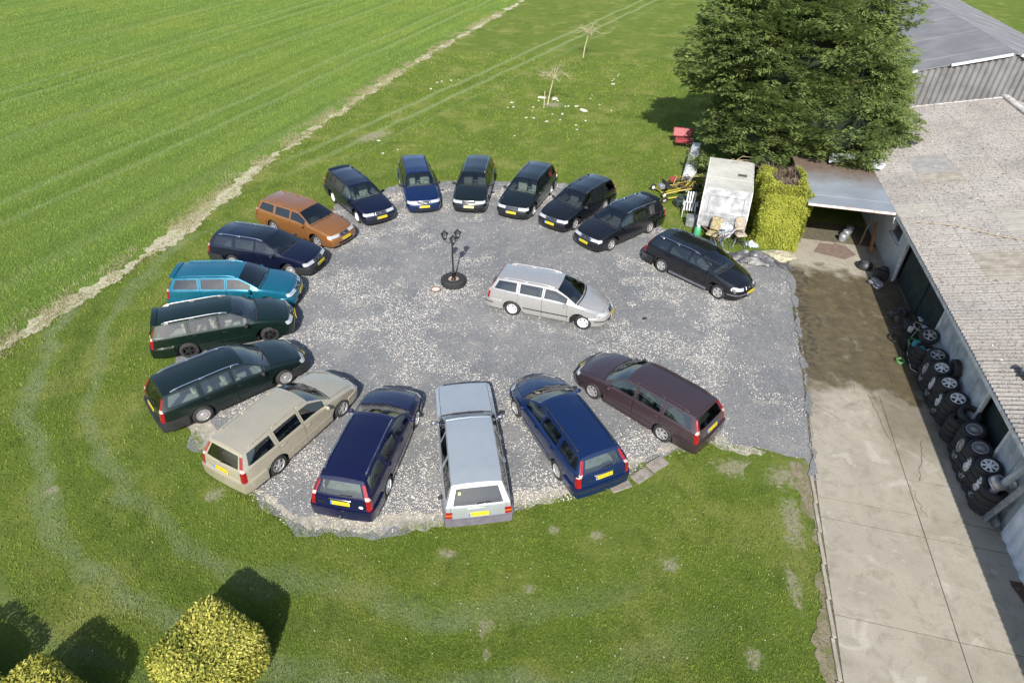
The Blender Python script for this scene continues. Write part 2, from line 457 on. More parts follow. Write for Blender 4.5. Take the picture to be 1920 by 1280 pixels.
def tyre_mesh():
    b = MB(); Ro = .315; h = .10
    prof = [(.205, -h + .015), (.225, -h), (.285, -h + .006), (.305, -h + .022), (Ro, -h + .045), (Ro - .004, -.03), (Ro, -.028), (Ro, .028), (Ro - .004, .03), (Ro, h - .045), (.305, h - .022), (.285, h - .006), (.225, h), (.205, h - .015), (.2, 0)]
    b.lathe(prof, 32, axis='Y', closed=True); return b.mesh('tyre', MATS['rubber'])
TYRE = tyre_mesh()
HUB = MB().lathe([(0, -.02), (.19, -.02), (.2, -.05), (.19, -.09), (0, -.09)], 20, axis='Y').mesh('wheel', MATS['underbody'])
# ------------------------------------------------------------------ cars
def seat_mesh(w=.50, back=True):
    b = MB(); b.box((0, 0, .12), (.52, w, .16), bev=.05)
    b.box((-.27, 0, .42), (.14, w * .95, .58), ry=R(-14), bev=.05); b.box((-.36, 0, .76), (.09, w * .5, .16), ry=R(-10), bev=.03)
    return b
def bench_mesh():
    b = MB(); b.box((0, 0, .12), (.50, 1.18, .16), bev=.05); b.box((-.27, 0, .40), (.14, 1.18, .55), ry=R(-16), bev=.05)
    for y in (-.38, 0, .38): b.box((-.36, y, .71), (.09, .24, .13), ry=R(-10), bev=.03)
    return b
def doormask(S):
    d0, d1, d2 = S.doors
    return lambda X, t: d0 < X < d2 and .05 < t < 1.955

def car_meshes(S):
    """all the shapes of one kind of car, each as mesh data to be shared"""
    K = {}
    ax = [S.fo, S.fo + S.wb]; arch = [a + S.Ra * math.cos(k * math.pi / 12) for a in ax for k in range(13)]
    d0, d1, d2 = S.doors; q0, q1 = S.qwin; xw0, xw1 = S.xw
    xs = merged(0, S.L, arch + [.05, .12, .25, d0, d1, d2, q0, q1, xw0, xw0 + .04, xw1 - .03, xw1, S.L - .1, S.L - .22], .16)
    ts = [0, .06, .25, .5, .75, .93, 1, 1.07, 1.15, 1.5, 1.87, 1.95, 2]
    vs_ = [-1, -.97, -.86, -.6, -.3, 0, .3, .6, .86, .97, 1]
    b = MB()
    dm = doormask(S)
    for sg in (-1, 1):
        patch(b, S.side(sg), xs, ts, hole=lambda X, t: dm(X, t) or (q0 < X < q1 and 1.15 < t < 1.87))
    patch(b, S.top, xs, vs_, hole=lambda X, v: (.05 < X < xw0 and abs(v) < .97) or (xw0 + .04 < X < xw1 - .03 and abs(v) < .97))
    patch(b, S.cap(0), ts, vs_)
    patch(b, S.cap(S.L), ts, vs_, hole=lambda t, v: t > .5 and abs(v) < .86 and t < 1.95)
    me = bpy.data.meshes.new('body'); me.from_pydata([tuple(v) for v in b.v], [], b.f)
    import bmesh
    bm = bmesh.new(); bm.from_mesh(me); bmesh.ops.remove_doubles(bm, verts=bm.verts, dist=.0008); bmesh.ops.dissolve_degenerate(bm, dist=.0005, edges=bm.edges)
    bm.to_mesh(me); bm.free(); me.update(); me.shade_smooth(); me.set_sharp_from_angle(angle=R(34)); me.materials.append(MATS['plastic'])
    K['body'] = me
    def one(key, mb, ang=38): K[key] = mb.mesh(key, MATS['plastic'], angle=ang)
    # hood
    one('hood', patch(MB(), S.top, lin(.056, xw0 - .05, 9), [-.955, -.93, -.6, -.3, 0, .3, .6, .93, .955], off=.004, skirt=.02))
    one('cowl', patch(MB(), S.top, [xw0 - .045, xw0 + .03], lin(-.96, .96, 6), off=-.008))
    one('windscreen', patch(MB(), S.top, lin(xw0 + .025, xw1 - .02, 6), lin(-.975, .975, 8), off=-.003))
    e_ = .008
    for sg, nm in ((-1, 'r'), (1, 'l')):
        for i, (a0, a1, wa, wb_) in enumerate(((d0, d1, d0 + .09, d1 - .055), (d1, d2, d1 + .055, d2 - .07))):
            X_ = merged(a0 + e_, a1 - e_, arch + [wa, wb_], .14); T_ = [.075, .25, .5, .75, .93, 1, 1.07, 1.15, 1.5, 1.87, 1.945]
            one(f'door{i}{nm}', patch(MB(), S.side(sg), X_, T_, off=.003, skirt=.012, hole=lambda X, t: wa < X < wb_ and 1.15 < t < 1.87))
            one(f'dglass{i}{nm}', patch(MB(), S.side(sg), lin(wa - .01, wb_ + .01, 4), lin(1.13, 1.89, 3), off=-.008))
            hb = MB(); P = S.side(sg)(a1 - .16, .86); hb.box((P[0], P[1] + sg * .018, P[2]), (.17, .03, .032), bev=.01); one(f'handle{i}{nm}', hb)
        one('qglass' + nm, patch(MB(), S.side(sg), lin(q0 - .01, q1 + .01, 5), lin(1.13, 1.89, 3), off=-.006))
        # mirror
        mb = MB(); P = S.side(sg)(d0 + .12, 1.1); mb.box((P[0] + .02, P[1] + sg * .12, P[2] + .02), (.10, .20, .13), rz=sg * R(10), bev=.035)
        mb.box((P[0] + .02, P[1] + sg * .02, P[2] - .03), (.06, .08, .05), bev=.01); one('mirror' + nm, mb)
        # roof rail
        X_ = lin(xw1 + .12, S.L - .35, 12); pts = []
        for k, X in enumerate(X_):
            P = Vector(S.top(X, sg * .93)); lift = .012 if k in (0, 12) else .045; pts.append(P + Vector((0, 0, lift)))
        rb = MB().tube(pts, .017, 6)
        for k in (1, 6, 11): P = Vector(S.top(X_[k], sg * .93)); rb.box(P + Vector((0, 0, .015)), (.16, .036, .05), bev=.01)
        one('rail' + nm, rb)
        # side moulding on the doors
        zr_ = .47
        f = S.wrap(0, zr_)
        one('moulding' + nm, patch(MB(), lambda X, z: S.fin(X, sg * S.curve('width', X) * float(I(z, *S.prof)), z), lin(S.fo + S.Ra + .05, S.fo + S.wb - S.Ra - .05, 8), [zr_ - .022, zr_ + .022], off=.012, skirt=.014))
        one('sill' + nm, patch(MB(), lambda X, z: S.fin(X, sg * S.curve('width', X) * float(I(z, *S.prof)), z), lin(S.fo + S.Ra + .02, S.fo + S.wb - S.Ra - .02, 8), [.185, .22, .29], off=.014, skirt=.02))
    # tailgate
    ft = S.cap(S.L)
    tl = [.515, .7, .93, 1, 1.07, 1.15, 1.5, 1.82, 1.945]; vl = [-.852, -.80, -.5, 0, .5, .80, .852]
    one('tailgate', patch(MB(), ft, tl, vl, off=.004, skirt=.015, hole=lambda t, v: abs(v) < .80 and 1.07 < t < 1.82))
    one('rear_window', patch(MB(), ft, lin(1.05, 1.84, 4), lin(-.815, .815, 6), off=-.004))
    one('handle_rear', MB().box((Vector(S.wrap(S.L, 0)(0, .885))) + Vector((-.012, 0, 0)), (.03, .6, .03), bev=.01))
    one('rear_wiper', MB().tube([Vector(ft(1.08, .02)) + Vector((-.03, 0, .0)), Vector(ft(1.12, .0)) + Vector((-.03, 0, .01)), Vector(ft(1.15, -.42)) + Vector((-.025, 0, 0))], .010, 5))
    # bumpers
    fr = S.wrap(0, 0); rr = S.wrap(S.L, 0); big = S is S940
    al = [-1.5, -1.3, -1.12, -1.04, -1, -.9, -.7, -.4, 0, .4, .7, .9, 1, 1.04, 1.12, 1.3, 1.5]
    if big:
        one('front_bumper', patch(MB(), fr, [a if abs(a) < 1.4 else math.copysign(1.46, a) for a in al], [.30, .36, .52, .545], off=.045, skirt=.05, ctr=(1.8, 0, .4)))
        one('rear_bumper', patch(MB(), rr, [a if abs(a) < 1.4 else math.copysign(1.66, a) for a in al], [.27, .33, .50, .53], off=.055, skirt=.06, ctr=(-1.8, 0, .4)))
    else:
        one('front_bumper', patch(MB(), fr, [a if abs(a) < 1.4 else math.copysign(1.0 + S.fo - S.Ra - .03, a) for a in al], [.20, .26, .42, .50, .535], off=.028, skirt=.035, ctr=(1.8, 0, .4)))
        one('rear_bumper', patch(MB(), rr, [a if abs(a) < 1.4 else math.copysign(1.0 + S.L - S.fo - S.wb - S.Ra - .03, a) for a in al], [.25, .31, .50, .57, .595], off=.055, skirt=.06, ctr=(-1.8, 0, .4)))
    one('bumper_strip', patch(MB(), fr, [a * (.92 if abs(a) <= 1 else 1) for a in al[1:-1]], [.41, .45], off=.042 if not big else .085, skirt=.012, ctr=(1.8, 0, .4)))
    one('rear_bumper_strip', patch(MB(), rr, al[1:-1], [.47, .505], off=.07 if not big else .10, skirt=.012, ctr=(-1.8, 0, .4)))
    one('air_intake', patch(MB(), fr, lin(-.62, .62, 6), [.27, .35], off=.034, ctr=(1.8, 0, .4)))
    # lights and grille
    for sg, nm in ((-1, 'r'), (1, 'l')):
        if big: one('headlight' + nm, patch(MB(), fr, [sg * a for a in (.52, .7, .9, 1.0, 1.05)], [.60, .67, .75], off=.012, skirt=.02, ctr=(1.8, 0, .5)))
        elif S is V70B: one('headlight' + nm, patch(MB(), lambda a, z: fr(a, z + .045 * max(0, abs(a) - .8) * 2), [sg * a for a in (.60, .75, .9, 1.0, 1.06, 1.16)], [.56, .62, .665], off=.01, skirt=.02, ctr=(1.8, 0, .5)))
        else: one('headlight' + nm, patch(MB(), fr, [sg * a for a in (.46, .6, .8, .95, 1.0, 1.06, 1.12)], [.575, .63, .68], off=.012, skirt=.02, ctr=(1.8, 0, .5)))
        if big:
            one('taillight' + nm, patch(MB(), rr, [sg * a for a in (.80, .92, 1.0, 1.05)], [.56, .64], off=.02, skirt=.02, ctr=(-1.8, 0, .5)))
            one('tailamber' + nm, patch(MB(), rr, [sg * a for a in (.80, .92, 1.0, 1.05)], [.64, .70], off=.019, skirt=.02, ctr=(-1.8, 0, .5)))
            one('tailupper' + nm, patch(MB(), rr, [sg * a for a in (.80, .92, 1.0, 1.05)], [.70, .78], off=.02, skirt=.02, ctr=(-1.8, 0, .5)))
        else:
            zt = 1.27 if S is V70 else 1.30
            fz = lambda a, z: rr(sg * (.87 + (a - .87) * (1 if z < .95 or a <= 1 else .7)), z)
            one('taillight' + nm, patch(MB(), fz, [.88, .95, 1.0, 1.05, 1.09], [.61, .70, .82, .92], off=.014, skirt=.02, ctr=(-1.8, 0, .5)))
            one('tailamber' + nm, patch(MB(), fz, [.88, .95, 1.0, 1.05, 1.08], [.92, 1.0], off=.013, skirt=.02, ctr=(-1.8, 0, .5)))
            one('tailupper' + nm, patch(MB(), fz, [.89, .95, 1.0, 1.04, 1.075], [1.0, 1.12, zt], off=.014, skirt=.02, ctr=(-1.8, 0, .5)))
    gz = (.60, .75) if big else (.575, .685); gw = .44 if big else .38
    g = MB(); patch(g, fr, lin(-gw, gw, 6), [gz[0], sum(gz) / 2, gz[1]], off=.014, skirt=.02, ctr=(1.8, 0, .5)); one('grille', g)
    gf = MB()
    A0, A1, B0, B1 = (Vector(fr(a, z)) + Vector((.03, 0, 0)) for a, z in ((-gw, gz[0]), (gw, gz[0]), (-gw, gz[1]), (gw, gz[1])))
    gf.tube([Vector(fr(a, gz[0])) + Vector((.024, 0, .004)) for a in lin(-gw, gw, 6)], .009, 5); gf.tube([Vector(fr(a, gz[1])) + Vector((.024, 0, .006)) for a in lin(-gw, gw, 6)], .013, 5)
    gf.tube([A0 - Vector((.006, 0, 0)), B0 - Vector((.006, 0, 0))], .010, 5); gf.tube([A1 - Vector((.006, 0, 0)), B1 - Vector((.006, 0, 0))], .010, 5)
    gf.tube([Vector(fr(-gw * .8, gz[1])) + Vector((.026, 0, 0)), Vector(fr(gw * .55, gz[0])) + Vector((.026, 0, 0))], .010, 5)
    c_ = Vector(fr(0, sum(gz) / 2)) + Vector((.034, 0, 0)); gf.lathe([(.0, 0), (.03, 0), (.03, -.01)], 12, c=c_, axis='X')
    one('grille_frame', gf)
    # number plates
    def plate(fn, a, z, o, h):
        P = Vector(fn(0, z)); nrm = Vector((1 if fn is fr else -1, 0, 0)); tilt = 0
        return P + nrm * o
    P = plate(fr, 0, .47 if not big else .43, .045 if not big else .095, .11); K['plate_f'] = P
    P = plate(rr, 0, S.plate_z, .02, .11); K['plate_r'] = P
    # innards
    ub = MB().box((0, 0, 0), (1, 1, 1)); ub = MB().box((S.X0 - S.L / 2, 0, .29), (S.L - .3, 1.24, .22)); 
    ub.box((S.X0 - (S.fo + S.wb / 2), 0, .24), (S.wb - 2 * S.Ra - .04, 1.60, .10)); one('underbody', ub)
    it = MB()
    for sg in (-1, 1): patch(it, lambda X, t: tuple(np.array(S.fin(X, sg * (S.sy(X, t) - .06), S.sz(X, t)))), lin(xw0 + .2, S.L - .25, 10), [.35, .7, .98])
    it.box((S.X0 - (xw0 + .22), 0, .80), (.42, 1.36, .18), bev=.06); it.box((S.X0 - (xw0 + .42), 0, .62), (.2, 1.3, .3), bev=.06)
    it.box((S.X0 - S.L + .85, 0, .62), (1.0, 1.20, .05)); it.box((S.X0 - 2.3, 0, .48), (.9, .18, .14), bev=.03)
    one('dashboard', it)
    st = MB(); st.tube([Vector((S.X0 - (xw0 + .62), .36, .84)) + Vector((-.06 * math.sin(t_), .18 * math.cos(t_), .17 * math.sin(t_))) for t_ in lin(0, 2 * math.pi, 16)[:-1]], .014, 5, closed=True); one('steering_wheel', st)
    K['seat'] = seat_mesh().mesh('seat', MATS['plastic']); K['rear_seat'] = bench_mesh().mesh('rear_seat', MATS['plastic'])
    one('pillar_trim', patch(MB(), S.top, lin(xw1 + .02, S.L - .15, 8), lin(-.93, .93, 4), off=-.035))
    # spoiler, sunroof
    sp = MB(); sp.add([], []); P = [Vector(S.top(S.L - .02, v)) for v in lin(-.95, .95, 8)]
    vs2 = []; fs2 = []
    for p in P: vs2 += [p + Vector((.02, 0, .035)), p + Vector((-.14, 0, .05)), p + Vector((-.15, 0, .03)), p + Vector((.02, 0, .005))]
    for i in range(8):
        for k in range(4): fs2.append((i * 4 + k, i * 4 + (k + 1) % 4, (i + 1) * 4 + (k + 1) % 4, (i + 1) * 4 + k))
    fs2 += [(0, 3, 2, 1), (32, 33, 34, 35)]
    one('spoiler', MB().add(vs2, fs2))
    one('sunroof', patch(MB(), S.top, lin(xw1 + .14, xw1 + .92, 5), lin(-.66, .66, 6), off=.006, skirt=.006))
    tb = MB().tube([(S.X0 - S.L + .25, 0, .30), (S.X0 - S.L - .08, 0, .30), (S.X0 - S.L - .13, 0, .33), (S.X0 - S.L - .13, 0, .40)], .016, 6); tb.lathe([(0, .03), (.02, .022), (.027, 0), (.02, -.022), (0, -.03)], 10, c=(S.X0 - S.L - .13, 0, .42)); one('tow_bar', tb)
    one('roof_edge', patch(MB(), S.top, [xw1 - .03, xw1 + .012], lin(-.98, .98, 6), off=.006, skirt=.006))
    one('wiper', MB().tube([Vector(S.top(xw0 + .0, .55)) + Vector((0, 0, .03)), Vector(S.top(xw0 + .10, .0)) + Vector((0, 0, .028))], .009, 5).tube([Vector(S.top(xw0 + .0, -.05)) + Vector((0, 0, .03)), Vector(S.top(xw0 + .12, -.62)) + Vector((0, 0, .028))], .009, 5))
    return K

PLATE = MB().box((0, 0, 0), (.018, .52, .112), bev=.004).mesh('number_plate', MATS['plate_yellow'])
PBAND = MB().box((.0095, -.235, 0), (.003, .045, .105)).mesh('plate_band', MATS['plate_blue'])
def letter_marks(seed):
    b = MB(); q = random.Random(seed); y = -.175
    for g in range(3):
        for k in range(2):
            for s_ in range(3): b.box((.0108, y + (s_ - 1) * .017, q.choice((-.018, .0, .018)) if s_ == 1 else 0), (.002, .008, .06 if s_ != 1 else .012))
            y += .062
        if g < 2: b.box((.0108, y - .008, 0), (.002, .022, .01)); y += .032
    return b.mesh('registration_marks', MATS['print_black'])
MARKS = [letter_marks(k) for k in range(3)]
def word_mesh(txt, size, name='lettering'):
    cu = bpy.data.curves.new('txt', 'FONT'); cu.body = txt; cu.size = size; cu.extrude = .001; cu.align_x = 'CENTER'; cu.resolution_u = 2
    o = bpy.data.objects.new('txt', cu); scene.collection.objects.link(o); bpy.context.view_layer.update()
    me = bpy.data.meshes.new_from_object(o.evaluated_get(bpy.context.evaluated_depsgraph_get())); me.name = name
    bpy.data.objects.remove(o); bpy.data.curves.remove(cu); me.materials.clear(); me.materials.append(MATS['chrome']); return me
VOLVO = word_mesh("VOLVO", .062, 'badge')

KITS = {'a': car_meshes(V70), 'b': car_meshes(V70B), 'c': car_meshes(S940)}
SHAPES = {'a': V70, 'b': V70B, 'c': S940}

def make_car(kit, x, y, deg, label, pnt, name='parked_car', lower=None, inside='int_grey', style='five', rimmat='alloy', rails='chrome', mirror=None, glass='glass',
             spoiler=False, sunroof=False, tow=False, strips=None, plate='plate_yellow', band=False, mould=None, sill=None, badge=False, seed=0, lampblack=False, no_badge_oval=True, handles=None):
    S = SHAPES[kit]; K = KITS[kit]
    pm = MATS['paint_' + pnt]; lo = MATS[lower] if lower else pm
    c = thing(name, label, 'car', (x, y, 0), R(deg), 'estate cars parked in a ring on the gravel')
    P = lambda nm, key, m, par=None: objm(nm, K[key], par or c, m)
    body = P('body', 'body', pm); P('hood', 'hood', pm); P('cowl', 'cowl', MATS['plastic']); P('windscreen', 'windscreen', MATS['glass_clear' if glass != 'glass_dark' else 'glass'])
    P('wiper', 'wiper', MATS['plastic']); P('roof_edge', 'roof_edge', pm)
    for nm in 'rl':
        for i in (0, 1):
            d = P('door', f'door{i}{nm}', pm); P('window', f'dglass{i}{nm}', MATS[glass], d); P('handle', f'handle{i}{nm}', MATS[handles] if handles else pm, d)
            if i == 0: P('mirror', 'mirror' + nm, MATS[mirror] if mirror else pm, d)
        P('rear_side_window', 'qglass' + nm, MATS[glass])
        if rails: P('roof_rail', 'rail' + nm, MATS[rails])
        P('side_moulding', 'moulding' + nm, MATS[mould] if mould else pm)
        if sill: P('sill_trim', 'sill' + nm, MATS[sill])
        P('headlight', 'headlight' + nm, MATS['lamp'])
        tl = P('tail_light', 'taillight' + nm, MATS['red_lamp']); P('lens', 'tailamber' + nm, MATS['clear_lamp' if kit != 'c' else 'amber_lamp'], tl); P('lens', 'tailupper' + nm, MATS['red_lamp'], tl)
    tg = P('tailgate', 'tailgate', pm); P('rear_window', 'rear_window', MATS[glass], tg); P('handle', 'handle_rear', MATS['chrome'] if badge else pm, tg); P('rear_wiper', 'rear_wiper', MATS['plastic'], tg)
    P('front_bumper', 'front_bumper', lo); P('rear_bumper', 'rear_bumper', lo)
    if strips: P('bumper_strip', 'bumper_strip', MATS[strips]); P('bumper_strip', 'rear_bumper_strip', MATS[strips])
    P('air_intake', 'air_intake', MATS['underbody'])
    g = P('grille', 'grille', MATS['plastic']); P('grille_frame', 'grille_frame', MATS['chrome'], g)
    for key, dx in (('plate_f', 0), ('plate_r', math.pi)):
        o = objm('number_plate', PLATE, c, MATS[plate if key == 'plate_f' else 'plate_yellow'], loc=K[key], rot=(0, R(-12) if key == 'plate_f' else R(-14), dx))
        objm('plate_band', PBAND, o); objm('registration_marks', MARKS[seed % 3], o)
    if spoiler: P('roof_spoiler', 'spoiler', pm)
    if sunroof: P('sunroof', 'sunroof', MATS['glass_dark'])
    if tow: P('tow_bar', 'tow_bar', MATS['chrome'])
    P('underbody', 'underbody', MATS['underbody'])
    P('dashboard', 'dashboard', MATS['int_grey' if inside == 'int_beige' else inside]); P('steering_wheel', 'steering_wheel', MATS['plastic'])
    P('headliner', 'pillar_trim', MATS['int_beige'])
    for yy in (-.36, .36): objm('seat', K['seat'], c, MATS[inside], loc=(S.X0 - 2.35, yy, .38))
    objm('rear_seat', K['rear_seat'], c, MATS[inside], loc=(S.X0 - 3.22, 0, .40))
    if badge: 
        q = K['plate_r']; o = objm('badge', VOLVO, tg, None, loc=(q.x - .012, .50, q.z - .02), rot=(R(90 - 6), 0, R(-90)))
    for fx in (S.wb / 2, -S.wb / 2):
        for sg in (-1, 1):
            wv = S.curve('width', S.X0 - fx)
            h = objm('wheel', HUB, c, None, loc=(fx, sg * (wv - .115), .315), rot=(0, rnd.uniform(0, 6), 0 if sg > 0 else math.pi))
            objm('tyre', TYRE, h); objm('rim', rim(style), h, MATS[rimmat], loc=(0, .045, 0))
    return c

DX = 0.0
make_car('a', -7.63, 28.61, 307.7, "dark navy estate with white paper behind its windscreen, just above the orange one", 'ink', inside='int_grey', style='cover', rimmat='alloy_white', rails='plastic', seed=1, mirror=None, strips='plastic', sill='plastic', spoiler=True)
make_car('a', -4.96, 30.21, 284.4, "mid blue estate facing the lamp post, left of the one with the pale plate", 'blue', rails='plastic', seed=2, mirror='plastic', style='cover')
make_car('a', -2.12, 30.37, 266.2, "blackish green estate with a pale cream front plate, straight behind the lamp post", 'slate_green', inside='int_dark', rails='chrome', plate='plate_pale', seed=0, mirror='plastic', strips='plastic')
make_car('a', 0.58, 29.74, 249.8, "dark green estate right of the one with the pale front plate", 'slate_green', seed=1, mirror='plastic', style='five', strips='plastic')
make_car('a', 2.99, 28.41, 232.7, "black estate between the far dark green one and the one with a sunroof", 'black', inside='int_dark', seed=2, style='star', mirror='plastic')
make_car('a', 4.78, 26.43, 221.4, "black estate with a dark glass sunroof and silver alloys, nearest the yellow go-kart frame", 'black', inside='int_dark', seed=0, style='five', sunroof=True, spoiler=True)
make_car('b', 7.83, 22.79, 313.4, "glossy black rounded estate parked by the black sheeting, nose towards the concrete drive", 'black', inside='int_dark', seed=1, style='holes', sill='grey_plastic', strips='grey_plastic')
make_car('b', 1.54, 20.12, 342.7, "silver rounded estate with black side strips alone in the middle of the ring", 'silver', inside='int_dark', seed=2, style='holes', rimmat='alloy_white', mould='plastic', strips='plastic', rails='paint_silver')
make_car('a', 4.16, 14.83, 136.7, "dusty purple brown estate with dark plastic lower panels, rear towards the grass", 'purple', lower='paint_purple_dark', inside='int_dark', seed=0, style='six', rimmat='alloy', tow=True, mould='paint_purple_dark', sill='paint_purple_dark', rails='paint_purple', glass='glass', badge=True)
make_car('b', 1.52, 13.39, 115.8, "royal blue rounded estate between the boxy silver and the purple brown ones", 'blue', inside='int_beige', seed=1, style='star', tow=True, rails='plastic', strips='plastic', badge=True, glass='glass_clear')
C940 = make_car('c', -1.16, 12.56, 99.3, "boxy old pale silver estate with grey bumpers and no roof rails", 'ice_blue', lower='grey_plastic', inside='int_dark', seed=2, style='multi', rails=None, glass='glass', mirror='chrome')
CNAVY = make_car('a', -3.88, 12.52, 80.6, "deep navy estate with white oval tailgate sticker, left of the boxy silver one", 'navy', inside='int_beige', seed=0, style='six', rimmat='alloy_white', tow=True, glass='glass_clear', badge=True)
make_car('a', -6.54, 13.29, 61.7, "champagne silver estate with five spoke alloys, left of the deep navy one", 'champagne', inside='int_dark', seed=1, style='five', rails='paint_champagne', badge=False)
make_car('a', -8.89, 15.14, 42.2, "dark green estate with silver finned wheel covers, left of the champagne one", 'dark_green', lower='plastic', inside='int_beige', seed=2, style='cover', rimmat='alloy', glass='glass_clear', mirror='plastic', strips='plastic')
make_car('a', -10.13, 17.98, 22.2, "dark green estate with black alloy wheels and a roof spoiler, just below the teal one", 'green', inside='int_beige', seed=0, style='five', rimmat='alloy_black', spoiler=True, glass='glass_clear', mirror='plastic')
make_car('a', -10.54, 20.35, 4.4, "bright teal estate at the left of the ring", 'teal', inside='int_dark', seed=1, style='star', spoiler=True, rails='paint_teal')
make_car('a', -10.25, 23.16, 346.6, "dark navy estate with black bumpers, between the teal and the orange ones", 'ink', lower='plastic', inside='int_dark', seed=2, style='cover', sunroof=True, strips='plastic', mirror='plastic')
make_car('a', -9.46, 25.93, 330.9, "copper orange estate with dark windows, between the two navy ones", 'orange', inside='int_dark', seed=0, style='five', rails='paint_orange', glass='glass_dark')

def sticker(car, S, a, z, mt, shape, size):
    P = Vector(S.wrap(S.L, 0)(a, z)) + Vector((-.018, 0, 0)); b = MB()
    if shape == 'oval': pts = [(0, math.cos(k * math.pi / 8) * size, math.sin(k * math.pi / 8) * size * .65) for k in range(16)]
    elif shape == 'tri': pts = [(0, -size, -size), (0, size, -size), (0, 0, size)]
    else: pts = [(0, -size * .7, -size), (0, size * .7, -size), (0, size * .7, size), (0, -size * .7, size)]
    b.add([(x, -y, zz) for x, y, zz in pts], [tuple(range(len(pts)))]); o = b.build('sticker', MATS[mt], car, smooth=False); o.location = P; o.rotation_euler = (0, R(14), 0)
sticker(CNAVY, V70, -.70, .72, 'sticker_white', 'oval', .06)
sticker(C940, S940, .66, 1.22, 'plate_pale', 'rect', .045); sticker(C940, S940, -.20, .96, 'sticker_white', 'tri', .045)
# ------------------------------------------------------------------ ground
def sheet(name, poly, z, material, kind='structure', step=0.35, jitter=0.0, seed=1, label=None):
    """flat polygon sheet whose outline is subdivided and roughened"""
    q = random.Random(seed); pts = []
    n = len(poly)
    for i in range(n):
        a = Vector((*poly[i], 0)); b = Vector((*poly[(i + 1) % n], 0)); L = (b - a).length; k = max(1, int(L / step)) if jitter else 1
        d = (b - a).normalized(); nn = Vector((-d.y, d.x, 0))
        for j in range(k):
            p = a + (b - a) * j / k
            if jitter:
                o = (float(vnoise(p.x + 50, p.y + 50, 1.1, seed)) - .5) * 2 * jitter + (float(vnoise(p.x + 50, p.y + 50, 3.7, seed + 1)) - .5) * jitter * 1.4 + q.uniform(-.25, .25) * jitter
                p = p + nn * o
            pts.append((p.x, p.y, z))
    from mathutils.geometry import delaunay_2d_cdt
    r_ = delaunay_2d_cdt([Vector(p[:2]) for p in pts], [], [list(range(len(pts)))], 1, 1e-4)
    vz = {}
    for i_, orig in enumerate(r_[3]): vz[i_] = pts[orig[0]][2] if orig and orig[0] < len(pts) else z
    F_ = [tuple(f) for f in r_[2]]
    me = bpy.data.meshes.new(name); me.from_pydata([(v.x, v.y, vz[i_]) for i_, v in enumerate(r_[0])], [], F_)
    me.update()
    if len(me.polygons) and me.polygons[0].normal.z < 0: me.flip_normals()
    me.materials.append(material)
    o = bpy.data.objects.new(name, me); link(o)
    if kind: o['kind'] = kind
    return o

YC = (-1.6, 21.3)                                  # centre of the ring
def turf_marks(t, c, k):
    """mottling and old wheel marks in the turf: arcs round the ring, straight mown lanes beyond it"""
    c = t.mix(t.math('MULTIPLY', t.ramp(t.noise(.45, 4, .6), [(.50, 0.0), (.68, .55)]), k), c, (.26, .27, .085))
    c = t.mix(t.math('MULTIPLY', t.ramp(t.noise(1.1, 5, .65, dist=.5), [(.52, 0.0), (.70, .60)]), k), c, (.065, .115, .018))
    d = t.vmath('SUBTRACT', t.pos, (YC[0], YC[1], 0)); dist = t.vmath('LENGTH', d)
    dn = t.math('ADD', dist, t.math('MULTIPLY', t.noise(.30, 2), 2.6))
    wv = t.math('ADD', t.math('SINE', t.math('MULTIPLY', dn, 3.9)), t.math('MULTIPLY', t.math('SINE', t.math('MULTIPLY', dn, 2.3)), .5))
    left = t.ramp(t.math('ADD', t.math('MULTIPLY', t.vmath('DOT_PRODUCT', d, (-.75, -.66, 0)), .05), .1), [(.28, 0.0), (.52, 1.0)])
    ring = t.math('MULTIPLY', t.math('MULTIPLY', t.ramp(t.math('MULTIPLY', wv, .7), [(.15, 0.0), (.85, 1.0)]), left), t.ramp(t.math('MULTIPLY', dist, .03), [(.36, 0.0), (.42, 1.0), (.58, .9), (.68, 0.0)]))
    ring = t.math('MULTIPLY', ring, t.ramp(t.noise(1.3, 4, .6), [(.30, .35), (.6, 1.0)]))
    c = t.mix(t.math('MULTIPLY', ring, .68 * k), c, (.21, .26, .135))
    dark_ = t.math('MULTIPLY', t.math('MULTIPLY', t.ramp(t.math('MULTIPLY', wv, -.7), [(.45, 0.0), (.95, .25)]), left), t.ramp(t.math('MULTIPLY', dist, .03), [(.36, 0.0), (.42, 1.0), (.58, .9), (.68, 0.0)]))
    c = t.mix(dark_, c, (.06, .11, .018))
    lane = t.vmath('DOT_PRODUCT', t.vmath('SUBTRACT', t.pos, (-10.86, 35.57, 0)), (.889, -.458, 0))
    lane = t.math('ADD', lane, t.math('MULTIPLY', t.noise(.2, 2), .8))
    lw = t.math('SINE', t.math('MULTIPLY', lane, 4.2)); lm = t.ramp(t.math('ADD', t.math('MULTIPLY', lane, .1), .5), [(.28, 0.0), (.38, 1.0), (.60, 1.0), (.72, 0.0)])
    far = t.ramp(t.math('MULTIPLY', t.vmath('DOT_PRODUCT', t.pos, (.458, .889, 0)), .01), [(.20, 0.0), (.30, 1.0)])
    return t.mix(t.math('MULTIPLY', t.math('MULTIPLY', t.ramp(lw, [(.3, 0.0), (.95, .62)]), lm), far), c, (.235, .30, .13))
